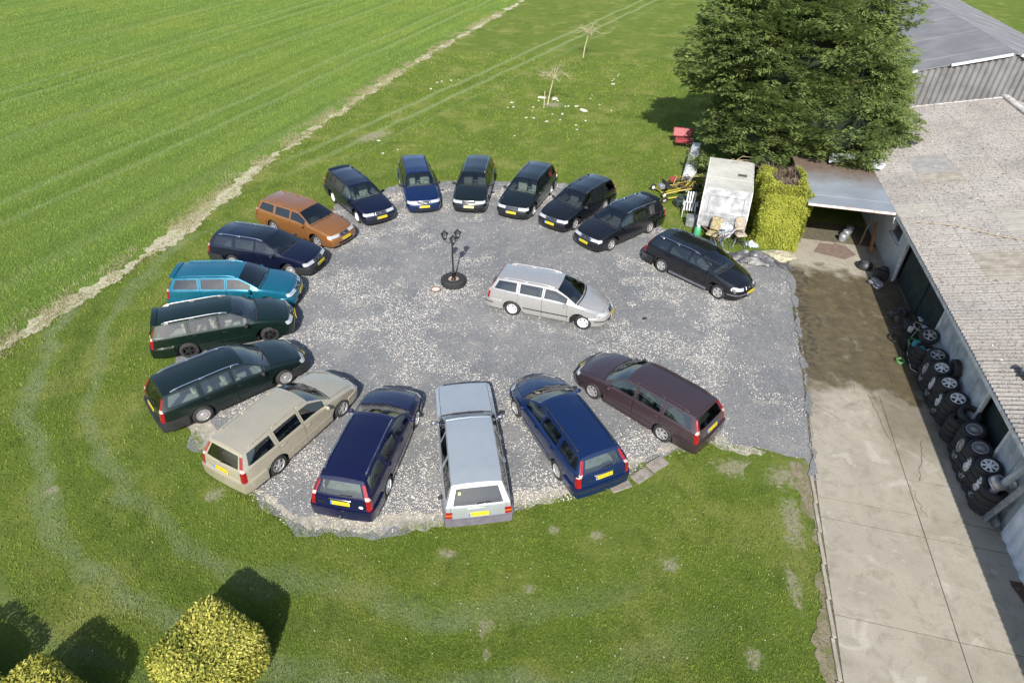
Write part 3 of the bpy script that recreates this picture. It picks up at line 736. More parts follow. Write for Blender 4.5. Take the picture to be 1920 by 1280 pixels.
# lawn
def lawn_color(t, fine, vf):
    c = t.ramp(t.noise(0.22, 4), [(.30, (.105, .165, .022)), (.5, (.140, .205, .028)), (.72, (.180, .225, .038))])
    c = t.mix(t.ramp(t.noise(1.3, 5), [(.35, 0.0), (.7, .6)]), c, (.165, .195, .05))
    c = t.mix(t.ramp(t.noise(.6, 5, .6), [(.54, 0.0), (.72, .55)]), c, (.06, .105, .016))
    c = t.mix(t.ramp(fine, [(.3, .0), (.75, .75)]), c, (.048, .085, .012))
    c = t.mix(t.ramp(vf, [(.45, .0), (.85, .5)]), c, (.22, .26, .075))
    return turf_marks(t, c, 1.0)
t = NT('lawn_grass'); fine = t.noise(14, 6, .7); vf = t.noise(70, 3, .8); t.color(lawn_color(t, fine, vf))
t.b.inputs["Roughness"].default_value = .95; t.b.inputs["Specular IOR Level"].default_value = .1
t.bump(t.math('ADD', fine, t.math('MULTIPLY', vf, .7)), .9, .05)
MATS['lawn'] = t.m

# crop field
def tram(t, c):
    """pairs of pale wheelings through the crop"""
    ac = t.vmath('DOT_PRODUCT', t.pos, (-.952, .305, 0)); ac = t.math('ADD', ac, t.math('MULTIPLY', t.noise(.08, 2), 1.6))
    for x0, wd_, k in ((33.4, .30, .75), (31.2, .30, .75), (26.5, .7, .35), (41.0, .6, .45), (47.5, .35, .6), (49.8, .35, .6), (58.0, .8, .4)):
        d_ = t.math('ABSOLUTE', t.math('SUBTRACT', ac, x0)); c = t.mix(t.ramp(d_, [(wd_ * .4, k), (wd_, 0.0)]), c, (.27, .35, .13))
        d2 = t.math('ABSOLUTE', t.math('SUBTRACT', ac, x0 + .55)); c = t.mix(t.ramp(d2, [(wd_ * .3, k * .35), (wd_ * .9, 0.0)]), c, (.09, .16, .035))
    return c
t = NT('young_crop'); E1 = (.305, .952, 0); N1 = (-.952, .305, 0)
across = t.vmath('DOT_PRODUCT', t.pos, N1)
wob = t.math('ADD', across, t.math('MULTIPLY', t.noise(.07, 2), 1.5))
c = t.ramp(t.noise(.12, 4), [(.3, (.15, .27, .048)), (.55, (.19, .29, .050)), (.75, (.26, .32, .055))])
c = t.mix(t.ramp(t.noise(.8, 5), [(.4, 0.0), (.75, .5)]), c, (.235, .275, .07))
str_ = t.vmath('MULTIPLY', t.pos, (1, 1, 1))
mp = t.t.nodes.new("ShaderNodeMapping"); mp.vector_type = 'TEXTURE'; mp.inputs["Rotation"].default_value = (0, 0, math.atan2(E1[1], E1[0])); mp.inputs["Scale"].default_value = (14, 1, 1)
t.link(t.pos, mp.inputs[0])
lines = t.noise(.9, 4, .6, vec=mp.outputs[0])
c = t.mix(t.ramp(lines, [(.47, 0.0), (.7, .62)]), c, (.07, .135, .022))
c = t.mix(t.ramp(t.noise(2.2, 3, .6, vec=mp.outputs[0]), [(.52, 0.0), (.7, .30)]), c, (.24, .31, .12))
c = tram(t, c)
c = t.mix(t.ramp(t.noise(11, 5, .7), [(.35, 0.0), (.75, .7)]), c, (.055, .10, .016))
c = t.mix(t.ramp(t.noise(45, 3, .8), [(.5, 0.0), (.85, .45)]), c, (.28, .34, .12))
t.color(c); t.b.inputs["Roughness"].default_value = .95; t.b.inputs["Specular IOR Level"].default_value = .1
t.bump(t.math('ADD', t.noise(11, 5, .7), t.noise(45, 3, .8)), .9, .08)
MATS['crop'] = t.m

t = NT('dry_soil'); c = t.ramp(t.noise(2.2, 6), [(.3, (.40, .35, .27)), (.6, (.50, .45, .36)), (.8, (.33, .30, .20))])
c = t.mix(t.ramp(t.noise(9, 5, .7), [(.47, 0.0), (.62, .8)]), c, (.21, .23, .085)); t.color(c); t.b.inputs["Roughness"].default_value = 1
t.bump(t.noise(16, 5, .7), .8, .05); MATS['soil'] = t.m

t = NT('gravel'); 
c = t.ramp(t.noise(.35, 5, .6), [(.3, (.140, .150, .168)), (.5, (.178, .187, .201)), (.72, (.240, .243, .248))])
c = t.mix(t.ramp(t.noise(1.7, 5, .65, dist=.6), [(.5, 0.0), (.66, .5)]), c, (.335, .32, .30))
vor = t.t.nodes.new("ShaderNodeTexVoronoi"); vor.inputs["Scale"].default_value = 34; t.link(t.pos, vor.inputs["Vector"])
c = t.mix(t.ramp(vor.outputs["Color"], [(.35, 0.0), (.8, .38)]), c, (.42, .41, .39))
c = t.mix(t.ramp(vor.outputs["Distance"], [(.35, 0.0), (.7, .5)]), c, (.075, .08, .085))
c = t.mix(t.ramp(t.noise(60, 4, .8), [(.45, 0.0), (.8, .3)]), c, (.10, .105, .11))
t.color(c); t.b.inputs["Roughness"].default_value = .9; t.b.inputs["Specular IOR Level"].default_value = .25
t.bump(t.math('ADD', t.math('MULTIPLY', vor.outputs["Distance"], -1.0), t.noise(60, 4, .8)), .7, .02); MATS['gravel'] = t.m

BIG = 1300
base = sheet('lawn', [(-BIG, -60), (BIG, -60), (BIG, BIG), (-BIG, BIG)], 0.0, MATS['lawn'])
EDGE = [(-21.5, -2), (-19.6, 7), (-17.9, 15.2), (-17.4, 18.2), (-16.45, 21.3), (-15.4, 25.5), (-14.57, 31.16), (-13.7, 36), (-12.76, 40.55), (-10.6, 49.5), (-7.95, 59.55), (-3.4, 75), (2.5, 95), (30, 188), (120, 500)]
sheet('crop_field', EDGE + [(-600, 900), (-900, 300), (-300, -40)], 0.008, MATS['crop'], jitter=.22, seed=4, step=.5)
L_ = []; R_ = []
for i, p in enumerate(EDGE):
    wd = .38 if p[1] > 30 else .56
    L_.append((p[0] - wd * .8, p[1] + .15)); R_.append((p[0] + wd * .5, p[1] - .1))
sheet('dirt_strip', R_[:13] + L_[:13][::-1], 0.012, MATS['soil'], jitter=.34, seed=9, step=.11)

GR = [(-9.7, 13.4), (-8.6, 11.9), (-6.86, 10.7), (-5.42, 9.75), (-4.3, 9.75), (-2.38, 9.9), (0.11, 10.6), (1.86, 11.05), (3.44, 11.95), (4.82, 12.75), (6.01, 13.16), (7.66, 12.79), (8.9, 12.45), (9.1, 12.9), (10.1, 16.65), (10.95, 19.85), (11.9, 23.02), (12.05, 24.9), (10.9, 24.9), (10.27, 24.4), (9.01, 26.0), (6.8, 27.6), (5.38, 30.64), (2.68, 32.18), (-1.07, 32.2), (-3.92, 32.0), (-6.56, 31.29), (-8.7, 29.2), (-10.2, 26.5), (-11.4, 23.5), (-11.9, 20.0), (-11.85, 17.29), (-10.9, 15.0)]
sheet('gravel_yard', GR, 0.016, MATS['gravel'], jitter=.27, seed=21, step=.25)

# sandy band just inside the near edge of the gravel
MATS['sand'] = mat('pale_grit', (.36, .33, .27), 1, col2=(.22, .22, .20), vscale=5, bump=.5, bscale=30)
bot_ = [p for p in GR if p[1] < 14 and p[0] < 8]
bot_.sort(key=lambda p: math.atan2(p[1] - YC[1], p[0] - YC[0]))
sc2 = lambda p, f: (YC[0] + (p[0] - YC[0]) * f, YC[1] + (p[1] - YC[1]) * f)
sheet('grit_band', [sc2(p, .992) for p in bot_] + [sc2(p, .955) for p in bot_[::-1]], .0175, MATS['sand'], jitter=.20, seed=33, step=.12)
def spoil(name, cx, cy, r_, mt, z, sx=1.0, sy=1.0, rz=0):
    b = MB(); n_ = 28; vs_ = [(0, 0, 0)] + [(math.cos(2 * math.pi * k / n_), math.sin(2 * math.pi * k / n_), 0) for k in range(n_)]
    b.add(vs_, [(0, 1 + k, 1 + (k + 1) % n_) for k in range(n_)]); o = b.build(name, mt, None, smooth=False, loc=(cx, cy, z), rot=(0, 0, rz)); o.scale = (r_ * sx, r_ * sy, 1); o['kind'] = 'structure'; return o
t = NT('worn_turf'); tc = t.t.nodes.new("ShaderNodeTexCoord").outputs["Object"]; ln_ = t.vmath('LENGTH', tc)
f_ = t.math('ADD', ln_, t.math('MULTIPLY', t.math('SUBTRACT', t.noise(4.5, 5, .7), .5), 1.7)); fine = t.noise(14, 6, .7); vf = t.noise(70, 3, .8)
t.color(t.mix(t.ramp(f_, [(.25, 0.0), (.62, 1.0)]), t.ramp(t.noise(9, 4, .7), [(.3, (.33, .31, .22)), (.7, (.22, .225, .12))]), lawn_color(t, fine, vf)))
t.b.inputs["Roughness"].default_value = .95; t.b.inputs["Specular IOR Level"].default_value = .1; t.bump(t.math('ADD', fine, t.math('MULTIPLY', vf, .7)), .9, .05); MATS['worn'] = t.m
for k, (x_, y_, r_, sx, sy, rz) in enumerate([(-.45, 7.35, .34, 1, 1.2, 0), (-.42, 6.75, .22, 1, 1, 0), (.55, 8.35, .26, 1, 1, 0), (-9.0, 38.7, 1.5, 1.6, .8, .9), (-12.4, 10.9, .35, 1, 1, 0), (2.3, 9.9, .3, 1, 1, 0),
        (1.2, 10.0, .3, 1, 1, 0), (7.0, 8.6, .55, .6, 2.2, -.2), (7.6, 10.5, .8, .6, 2.2, -.2), (4.1, 9.1, .4, 1, 1, 0), (-1.5, 9.25, .32, 1.3, .8, 0), (-8.0, 10.9, .45, 1, 1, 0), (5.5, 6.8, .4, 1, 1, 0), (2.5, 46.0, 1.3, 1, .9, 0), (6.6, 12.3, .8, 1.6, .8, 0), (7.9, 12.0, .9, 1.3, .8, 0)]):
    spoil('worn_patch', x_, y_, r_, MATS['worn'], .004 + .0006 * k, sx, sy, rz)
t = NT('margin_soil'); c = t.ramp(t.noise(3.2, 6, .7), [(.34, (.10, .15, .03)), (.46, (.17, .15, .09)), (.6, (.24, .205, .15)), (.8, (.16, .135, .09))]); t.color(c); t.b.inputs["Roughness"].default_value = 1; t.bump(t.noise(22, 5, .7), .7, .05); MATS['margin'] = t.m
# soil margin between lawn and concrete
sheet('soil_margin', [(6.85, 6.2), (7.45, 6.2), (8.95, 12.5), (8.35, 12.6), (8.05, 10.2), (7.4, 8.5)], .018, MATS['margin'], jitter=.20, seed=5, step=.12)

# ---- concrete drive, in the building's own frame (u along the eave, v towards the building)
EU = Vector((.2249, .9744, 0)); EV = Vector((.9744, -.2249, 0)); OB = Vector((13.62, 13.97, 0)); BROT = math.atan2(EV.y, EV.x)
def UV(u, v, z=0.0): p = OB + EU * u + EV * v; return (p.x, p.y, z)
t = NT('concrete')
rnd_ = t.t.nodes.new("ShaderNodeObjectInfo").outputs["Random"]
c = t.ramp(t.noise(.55, 5), [(.3, (.235, .213, .168)), (.5, (.345, .318, .258)), (.72, (.27, .25, .205))])
c = t.mix(t.math('MULTIPLY', rnd_, .45), c, (.31, .285, .225))
c = t.mix(t.ramp(t.noise(2.6, 6, .72, dist=.7), [(.50, 0.0), (.68, .7)]), c, (.185, .163, .118))
c = t.mix(t.ramp(t.noise(.9, 5, .6, dist=1.2), [(.58, 0.0), (.66, .5)]), c, (.47, .445, .39))
c = t.mix(t.ramp(t.noise(28, 5, .8), [(.42, 0.0), (.72, .6)]), c, (.20, .187, .155))
c = t.mix(t.ramp(t.noise(90, 2, .8), [(.55, 0.0), (.8, .5)]), c, (.48, .46, .42))
# damp, mossy middle stretch: a stain with its own outline, in the same frame as the slabs
rel = t.vmath('SUBTRACT', t.pos, tuple(OB))
uu = t.vmath('DOT_PRODUCT', rel, tuple(EU)); vv = t.vmath('DOT_PRODUCT', rel, tuple(EV))
un = t.math('ADD', uu, t.math('MULTIPLY', t.math('SUBTRACT', t.noise(1.1, 4), .5), 3.2))
st = t.math('MULTIPLY', t.ramp(t.math('MULTIPLY', t.math('ADD', un, 2.0), .0667), [(.19, 0.0), (.24, 1.0), (.735, 1.0), (.785, 0.0)]), 1.0)
st2 = t.math('MULTIPLY', t.ramp(t.math('MULTIPLY', t.math('ADD', un, 2.0), .0667), [(.0, 0.0), (.1, .6), (.22, .6), (.3, 0.0)]), t.ramp(t.math('MULTIPLY', t.math('ADD', vv, 5), .2), [(.55, 0.0), (.66, 1.0)]))
leftst = t.math('MULTIPLY', t.ramp(t.math('MULTIPLY', t.math('ADD', vv, t.math('MULTIPLY', t.noise(1.5, 3), .9)), -.2), [(.62, 0.0), (.70, .75)]), t.ramp(t.math('MULTIPLY', t.math('ADD', uu, 8), .05), [(.35, 0.0), (.5, 1.0)]))
wet = t.math('MAXIMUM', t.math('MAXIMUM', st, st2), leftst)
brk = t.ramp(t.noise(1.5, 5, .65, dist=.8), [(.28, .62), (.42, 1.0)])
wet = t.math('MULTIPLY', wet, brk)
wetc = t.ramp(t.noise(2.4, 5, .7), [(.3, (.048, .036, .018)), (.55, (.088, .070, .034)), (.75, (.145, .12, .06))])
wetc = t.mix(t.ramp(t.noise(40, 3, .8), [(.6, 0.0), (.75, .6)]), wetc, (.24, .22, .17))
c = t.mix(t.math('MULTIPLY', wet, .93), c, wetc)
t.color(c); t.link(t.ramp(wet, [(0, .85), (1, .55)]), t.b.inputs["Roughness"]); t.bump(t.math('ADD', t.noise(28, 5, .8), t.noise(90, 2, .8)), .35, .012)
MATS['concrete'] = t.m
MATS['joint'] = mat('joint_dirt', (.10, .09, .06), 1, var=.4, vscale=12)
sheet('driveway', [UV(-12, -4.62)[:2], UV(-12, 1.2)[:2], UV(14.2, 1.2)[:2], UV(14.2, -3.9)[:2], UV(8.4, -3.83)[:2], UV(1.8, -4.1)[:2], UV(-3.7, -4.38)[:2]], .020, MATS['joint'])
# slabs
us = [-12, -9.8, -7.28, -4.42, -3.7, -2.42, 1.25, 3.7, 6.3, 9.0, 12.2]
def slab(u0, u1, v0a, v1a, v0b, v1b, s0=0, s1=0):
    g = .011; T = .034; bsl = MB(); q = random.Random(int(u0 * 100 + v0a * 10)); h = q.uniform(-.004, .004) + T
    P = [UV(u0 + g + s0 * v0a, v0a + g), UV(u0 + g + s0 * v1a, v1a - g), UV(u1 - g + s1 * v1b, v1b - g), UV(u1 - g + s1 * v0b, v0b + g)]
    lo = [(p[0], p[1], .012) for p in P]; hi = [(p[0], p[1], h) for p in P]
    bsl.add(lo + hi, [(4, 5, 6, 7), (0, 1, 5, 4), (1, 2, 6, 5), (2, 3, 7, 6), (3, 0, 4, 7)])
    return bsl.build('slab', MATS['concrete'], DRV, smooth=False)
DRV = bpy.data.objects['driveway']
def vl_(u): return float(I(u, [-12, -3.7, 1.8, 8.4, 14.2], [-4.56, -4.32, -4.05, -3.79, -3.86]))
for i in range(len(us) - 1):
    a_, b_ = us[i], us[i + 1]; sk = -.05
    mida = -1.75 if i in (1, 2, 3, 4, 5) else (-1.2 if i in (6, 8) else None)
    if mida is None: slab(a_, b_, vl_(a_), 1.15, vl_(b_), 1.15, 0, 0)
    else: slab(a_, b_, vl_(a_), mida, vl_(b_), mida); slab(a_, b_, mida, 1.15, mida, 1.15)
kb = MB()
for k in range(9):
    u0, u1 = -11.8 + k * .98, -11.8 + (k + 1) * .98 - .02; p = Vector(UV((u0 + u1) / 2, vl_(u0) - .07)); kb = MB().box((p.x, p.y, .02), (.96, .09, .075), rz=math.atan2(EU.y, EU.x) + .02, bev=.01); kb.build('kerb_stone', MATS['concrete'], DRV)
# cracks and stains on the drive: thin irregular sheets
def wander(p0, p1, n, amp):
    out = []
    for i in range(n + 1):
        f = i / n; out.append((p0[0] + (p1[0] - p0[0]) * f + rnd.uniform(-amp, amp) * .25, p0[1] + (p1[1] - p0[1]) * f + rnd.uniform(-amp, amp) * .6))
    return out
for p0, p1, n_, am in [((3.6, -2.2), (1.3, -2.5), 16, .05), ((1.2, -2.1), (-.9, -1.85), 14, .06), ((-2.6, -1.7), (-3.7, -1.55), 12, .08), ((.2, -3.9), (-.3, -3.2), 8, .04), ((6.0, -2.2), (4.7, -.9), 12, .06), ((-3.4, .05), (-4.4, .3), 12, .05), ((-.6, -.9), (-2.4, -1.4), 14, .07)]:
    MB().tube([UV(u, v, .036) for u, v in wander(p0, p1, n_, am)], .007, 3).build('crack', MATS['joint'], DRV)
sheet('rusty_stain', [UV(-5.3, -.05)[:2], UV(-5.1, .62)[:2], UV(-5.5, .85)[:2], UV(-6.0, .7)[:2], UV(-6.1, .15)[:2]], .043, mat('rust_stain', (.10, .055, .04), .95, var=.5, vscale=9), kind='structure', jitter=.06, step=.1, seed=77)
tag(MB().add([UV(10.95, -2.6, .044), UV(10.6, -1.3, .046), UV(11.2, -.75, .050), UV(11.9, -1.05, .044), UV(12.15, -1.55, .045), UV(11.95, -1.6, .044), UV(11.95, -2.2, .047)], [(0, 1, 2, 3, 4, 5, 6)]).build('floor_mat', mat('mat_brown', (.17, .125, .105), .9, var=.15, vscale=5), smooth=False), "torn flat brown mat lying on the dry concrete near the metal canopy", "mat")

# grit and damp soil spilling over the edge of the slabs
sheet('spilled_gravel', [UV(-3.2, -4.45)[:2], UV(-1, -4.3)[:2], UV(3, -4.1)[:2], UV(8.6, -3.9)[:2], UV(8.6, -3.72)[:2], UV(5, -3.78)[:2], UV(1, -3.92)[:2], UV(-3.2, -4.2)[:2]], .043, MATS['gravel'], jitter=.16, seed=61, step=.12)
sheet('damp_soil', [UV(1.6, -3.95)[:2], UV(9.0, -3.75)[:2], UV(9.0, -3.35)[:2], UV(5, -3.25)[:2], UV(2.2, -3.6)[:2]], .041, mat('damp_soil', (.040, .032, .020), .8, col2=(.10, .085, .05), vscale=5, bump=.4, bscale=20), jitter=.22, seed=62, step=.12)
# ---- loose stones on the gravel (nobody could count them)
def stones(name, n, region, zc, mt, smin, smax, dens):
    x_ = rng.uniform(-12.5, 12.5, n * 4); y_ = rng.uniform(9.3, 32.8, n * 4)
    ok = inpoly(x_, y_, region) & (rng.random(n * 4) < dens(x_, y_)); x_, y_ = x_[ok][:n], y_[ok][:n]; m_ = len(x_)
    s_ = smin + (smax - smin) * rng.random(m_) ** 2.2
    dirs = np.array([(1, 0, 0), (0, 1, 0), (-1, 0, 0), (0, -1, 0), (0, 0, 1), (0, 0, -1)], float)
    tri = np.array([(0, 1, 4), (1, 2, 4), (2, 3, 4), (3, 0, 4)])
    rot = rng.uniform(0, 6.28, m_); cs, sn = np.cos(rot), np.sin(rot)
    D = dirs[None] * (0.6 + .8 * rng.random((m_, 6, 1))) * s_[:, None, None]; D[:, :, 2] *= .6
    X_ = D[:, :, 0] * cs[:, None] - D[:, :, 1] * sn[:, None] + x_[:, None]; Y_ = D[:, :, 0] * sn[:, None] + D[:, :, 1] * cs[:, None] + y_[:, None]
    Z_ = D[:, :, 2] + zc
    V = np.stack([X_, Y_, Z_], -1)[:, tri].reshape(-1, 3, 3)
    return fast_tris(name, V, mt)
t = NT('pale_stones'); rp_ = t.t.nodes.new("ShaderNodeNewGeometry").outputs["Random Per Island"]
t.color(t.ramp(rp_, [(0, (.34, .31, .27)), (.35, (.50, .46, .39)), (.7, (.62, .60, .56)), (1, (.72, .71, .69))])); t.b.inputs["Roughness"].default_value = .85; MATS['stones'] = t.m
def dens(x_, y_):
    rr_ = np.hypot(x_ - YC[0], (y_ - YC[1]) * 1.0); th = np.arctan2(y_ - YC[1], x_ - YC[0])
    cl = vnoise(x_ + 40, y_ + 40, .55, 3) * .5 + vnoise(x_ + 40, y_ + 40, 1.7, 5) * .5
    d_ = .05 + np.clip((cl - .5) * 3.0, 0, .55)
    band = np.exp(-((rr_ - 9.9 - .5 * np.sin(th * 3)) / .55) ** 2) * (vnoise(x_ + 9, y_ + 9, .9, 8) > .25)
    d_ = d_ + 1.0 * band
    d_ += .9 * np.exp(-(((x_ + 2.4) ** 2 + (y_ - 21.4) ** 2) / .9))
    d_ *= np.where(x_ > 7, .6, 1.0)
    return np.clip(d_, 0, 1)
stones('pale_stones', 85000, GR, .018, MATS['stones'], .009, .026, dens)
# ------------------------------------------------------------------ grass blades, crop leaves
def blades(name, x_, y_, h, wd, mt, lean=.7, z0=0.0):
    n = len(x_); a = rng.uniform(0, 6.28, n); hh = h * (.55 + .9 * rng.random(n)); w_ = wd * (.6 + .8 * rng.random(n))
    dx, dy = np.cos(a), np.sin(a); b = rng.uniform(0, 6.28, n); L = hh * lean * rng.random(n)
    V = np.zeros((n, 3, 3)); V[:, 0] = np.stack([x_ - dx * w_, y_ - dy * w_, np.full(n, z0)], -1); V[:, 1] = np.stack([x_ + dx * w_, y_ + dy * w_, np.full(n, z0)], -1)
    V[:, 2] = np.stack([x_ + np.cos(b) * L, y_ + np.sin(b) * L, z0 + hh], -1)
    return fast_tris(name, V, mt)
def blade_mat(name, stops, transl=.35, rows=False, turf=False):
    t = NT(name); rp_ = t.t.nodes.new("ShaderNodeNewGeometry").outputs["Random Per Island"]
    c = t.ramp(t.math('ADD', t.math('MULTIPLY', rp_, .6), t.math('MULTIPLY', t.noise(.5, 3), .5)), stops)
    if rows:
        mp = t.t.nodes.new('ShaderNodeMapping'); mp.vector_type = 'TEXTURE'; mp.inputs['Rotation'].default_value = (0, 0, math.atan2(E1[1], E1[0])); mp.inputs['Scale'].default_value = (16, 1, 1); t.link(t.pos, mp.inputs[0])
        c = t.mix(t.ramp(t.noise(.75, 4, .6, vec=mp.outputs[0]), [(.44, 0.0), (.66, .6)]), c, (.095, .175, .035))
        c = tram(t, t.mix(t.ramp(t.noise(.12, 3), [(.45, 0.0), (.7, .5)]), c, (.32, .37, .085)))
    elif turf: c = turf_marks(t, c, .9)
    t.color(c); t.b.inputs["Roughness"].default_value = .8; t.b.inputs["Specular IOR Level"].default_value = .15
    tl = t.t.nodes.new("ShaderNodeBsdfTranslucent"); t.link(c, tl.inputs[0]); mx = t.t.nodes.new("ShaderNodeMixShader"); mx.inputs[0].default_value = transl
    t.link(t.b.outputs[0], mx.inputs[1]); t.link(tl.outputs[0], mx.inputs[2]); t.link(mx.outputs[0], t.out.inputs[0]); return t.m
MATS['blade'] = blade_mat('grass_blades', [(.15, (.09, .15, .022)), (.45, (.175, .26, .038)), (.75, (.26, .33, .06)), (1, (.38, .41, .16))], turf=True)
MATS['crop_blade'] = blade_mat('crop_blades', [(.15, (.13, .225, .042)), (.45, (.225, .35, .075)), (.75, (.31, .41, .10)), (1, (.43, .46, .21))], rows=True)
EX = np.array([p[0] for p in EDGE]); EY = np.array([p[1] for p in EDGE])
def edge_x(y_): return np.interp(y_, EY, EX)
def polar(n, r0, r1, x0=0., y0=-1.):
    r_ = r0 * (r1 / r0) ** rng.random(n); a = rng.uniform(-.92, .92, n); return x0 + r_ * np.sin(a), y0 + r_ * np.cos(a), r_
TRACKS = lambda x_, y_: np.hypot(x_ - YC[0], y_ - YC[1])
DRVP = [UV(-12, -4.6)[:2], UV(-12, 20)[:2], UV(40, 20)[:2], UV(40, 0)[:2], UV(14, -3.9)[:2], UV(8.4, -3.83)[:2], UV(1.8, -4.1)[:2], UV(-3.7, -4.38)[:2]]
x_, y_, r_ = polar(520000, 6, 62)
ok = (x_ > edge_x(y_) - .1) & ~inpoly(x_, y_, np.array(GR)) & ~inpoly(x_, y_, DRVP); x_, y_, r_ = x_[ok], y_[ok], r_[ok]
nz = vnoise(x_ + 80, y_ + 80, .8, 12); keep = rng.random(len(x_)) < (.45 + .7 * nz); x_, y_, r_ = x_[keep], y_[keep], r_[keep]
blades('grass', x_, y_, .035 + .0012 * r_, .004 + .00045 * r_, MATS['blade'], lean=1.2)
# ragged grass creeping onto the gravel edge
ang = rng.uniform(0, 1, 26000); gp = np.array(GR + [GR[0]]); sl_ = np.hypot(*np.diff(gp, axis=0).T); cs_ = np.r_[0, np.cumsum(sl_)] / sl_.sum()
ex = np.interp(ang, cs_, gp[:, 0]) + rng.normal(0, .11, 26000); ey = np.interp(ang, cs_, gp[:, 1]) + rng.normal(0, .11, 26000)
ok = (vnoise(ex + 30, ey + 30, .9, 31) > .42) & ~((ex > 8.5) & (ey < 25)); blades('edge_grass', ex[ok], ey[ok], .07, .009, MATS['blade'], lean=1.3)
# crop
x_, y_, r_ = polar(900000, 14, 95, 0, -3); x2, y2, r2_ = polar(300000, 20, 110, 0, -3)
x_, y_, r_ = np.r_[x_, x2], np.r_[y_, y2], np.r_[r_, r2_]
dd = edge_x(y_) - x_; ok = (dd > -.35) & (rng.random(len(x_)) < np.clip((dd + .1) / 1.1, .25, 1)); x_, y_, r_ = x_[ok], y_[ok], r_[ok]
blades('crop_leaves', x_, y_, .07 + .0005 * r_, .005 + .00024 * r_, MATS['crop_blade'], lean=1.0)
# dry fringe along the bare strip
yy_ = rng.uniform(5, 80, 42000); xx_ = edge_x(yy_) - .40 + rng.normal(0, .40, 42000); MATS['dry_blade'] = blade_mat('dry_fringe', [(.2, (.30, .27, .14)), (.6, (.45, .42, .26)), (1, (.25, .30, .10))])
ok = vnoise(xx_ + 60, yy_ + 60, 1.3, 44) > .42; blades('dry_fringe', xx_[ok], yy_[ok], .10, .015, MATS['dry_blade'], lean=1.4)
# daisies and dandelions too small to count
x_, y_, r_ = polar(260, 6, 40); ok = (x_ > edge_x(y_) + .5) & ~inpoly(x_, y_, np.array(GR)) & ~inpoly(x_, y_, DRVP); x_, y_ = x_[ok], y_[ok]; n = len(x_); s_ = .016
V = np.stack([np.stack([x_ + s_ * math.cos(a), y_ + s_ * math.sin(a), np.full(n, .075)], -1) for a in (0, 2.1, 4.2)], 1)
fast_tris('daisies', V, mat('daisy_white', (.75, .75, .68), .8))
# ------------------------------------------------------------------ the long low shed
t = NT('old_fibre_cement')
rel = t.t.nodes.new("ShaderNodeTexCoord").outputs["Object"]
oi = t.t.nodes.new("ShaderNodeObjectInfo").outputs["Random"]
c = t.ramp(t.noise(.5, 5), [(.3, (.185, .178, .174)), (.5, (.245, .237, .231)), (.72, (.305, .297, .290))])
c = t.mix(t.math('MULTIPLY', oi, .30), c, (.33, .30, .27))
c = t.mix(t.ramp(t.noise(1.6, 4), [(.55, 0.0), (.75, .45)]), c, (.28, .235, .22))
mp = t.t.nodes.new("ShaderNodeMapping"); mp.vector_type = 'TEXTURE'; mp.inputs["Rotation"].default_value = (0, 0, BROT); mp.inputs["Scale"].default_value = (1.5, 1, 1); t.link(t.pos, mp.inputs[0])
c = t.mix(t.ramp(t.noise(17, 5, .8, vec=mp.outputs[0]), [(.52, 0.0), (.61, .9)]), c, (.06, .056, .05))
c = t.mix(t.ramp(t.noise(13, 5, .75, vec=mp.outputs[0]), [(.26, .85), (.40, 0.0)]), c, (.48, .47, .45))
c = t.mix(t.ramp(t.noise(34, 3, .8), [(.56, 0.0), (.70, .75)]), c, (.58, .565, .54))
ug = t.math('SUBTRACT', t.vmath('DOT_PRODUCT', t.vmath('SUBTRACT', t.pos, tuple(OB)), tuple(EU)), 24.0)      # trough shading painted into the colour, so the corrugation lines show
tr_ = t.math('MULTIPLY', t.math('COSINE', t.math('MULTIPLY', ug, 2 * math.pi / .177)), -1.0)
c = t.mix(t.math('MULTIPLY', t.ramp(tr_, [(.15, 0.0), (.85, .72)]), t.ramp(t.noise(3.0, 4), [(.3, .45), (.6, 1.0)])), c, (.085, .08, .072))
t.color(c); t.b.inputs["Roughness"].default_value = .95; t.b.inputs["Specular IOR Level"].default_value = .2
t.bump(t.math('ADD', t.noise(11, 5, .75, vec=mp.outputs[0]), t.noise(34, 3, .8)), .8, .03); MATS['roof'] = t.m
MATS['roof_brown'] = mat('stained_roof_sheet', (.165, .15, .13), .9, col2=(.245, .232, .205), vscale=3, bump=.4, bscale=20)
MATS['roof_grey'] = mat('newer_roof_sheet', (.16, .162, .165), .9, col2=(.215, .212, .21), vscale=3, bump=.3, bscale=20)
MATS['roof_green'] = mat('clear_roof_sheet', (.25, .245, .225), .8, col2=(.20, .20, .185), vscale=4, bump=.3, bscale=20)
MATS['white_trim'] = mat('white_trim', (.60, .61, .62), .6, var=.2, vscale=5)
MATS['ridge'] = mat('ridge_cement', (.48, .46, .43), .9, var=.25, vscale=4, bump=.3, bscale=20)
t = NT('painted_blockwork'); mp = t.t.nodes.new("ShaderNodeTexCoord").outputs["Object"]
c = t.ramp(t.noise(1.2, 5), [(.3, (.46, .50, .52)), (.7, (.56, .60, .62))]); c = t.mix(t.ramp(t.noise(5, 5, .7), [(.5, 0.0), (.75, .5)]), c, (.30, .33, .33))
t.color(c); t.b.inputs["Roughness"].default_value = .9; t.bump(t.noise(30, 4), .3, .01); MATS['wall'] = t.m
MATS['panel'] = mat('weathered_panel', (.52, .55, .57), .8, col2=(.30, .33, .35), vscale=2.5, bump=.3, bscale=14)
MATS['dark_door'] = mat('dark_green_door', (.022, .035, .033), .8, var=.3, vscale=3)
MATS['wood'] = mat('weathered_wood', (.20, .14, .09), .85, var=.35, vscale=14)
MATS['orange_wood'] = mat('orange_plank', (.32, .13, .055), .8, var=.25, vscale=10)
MATS['glass_win'] = mat('window_glass', (.05, .06, .07), .08, spec=.8)
MATS['white_sheet'] = mat('white_corrugated', (.62, .66, .72), .5, var=.12, vscale=4)
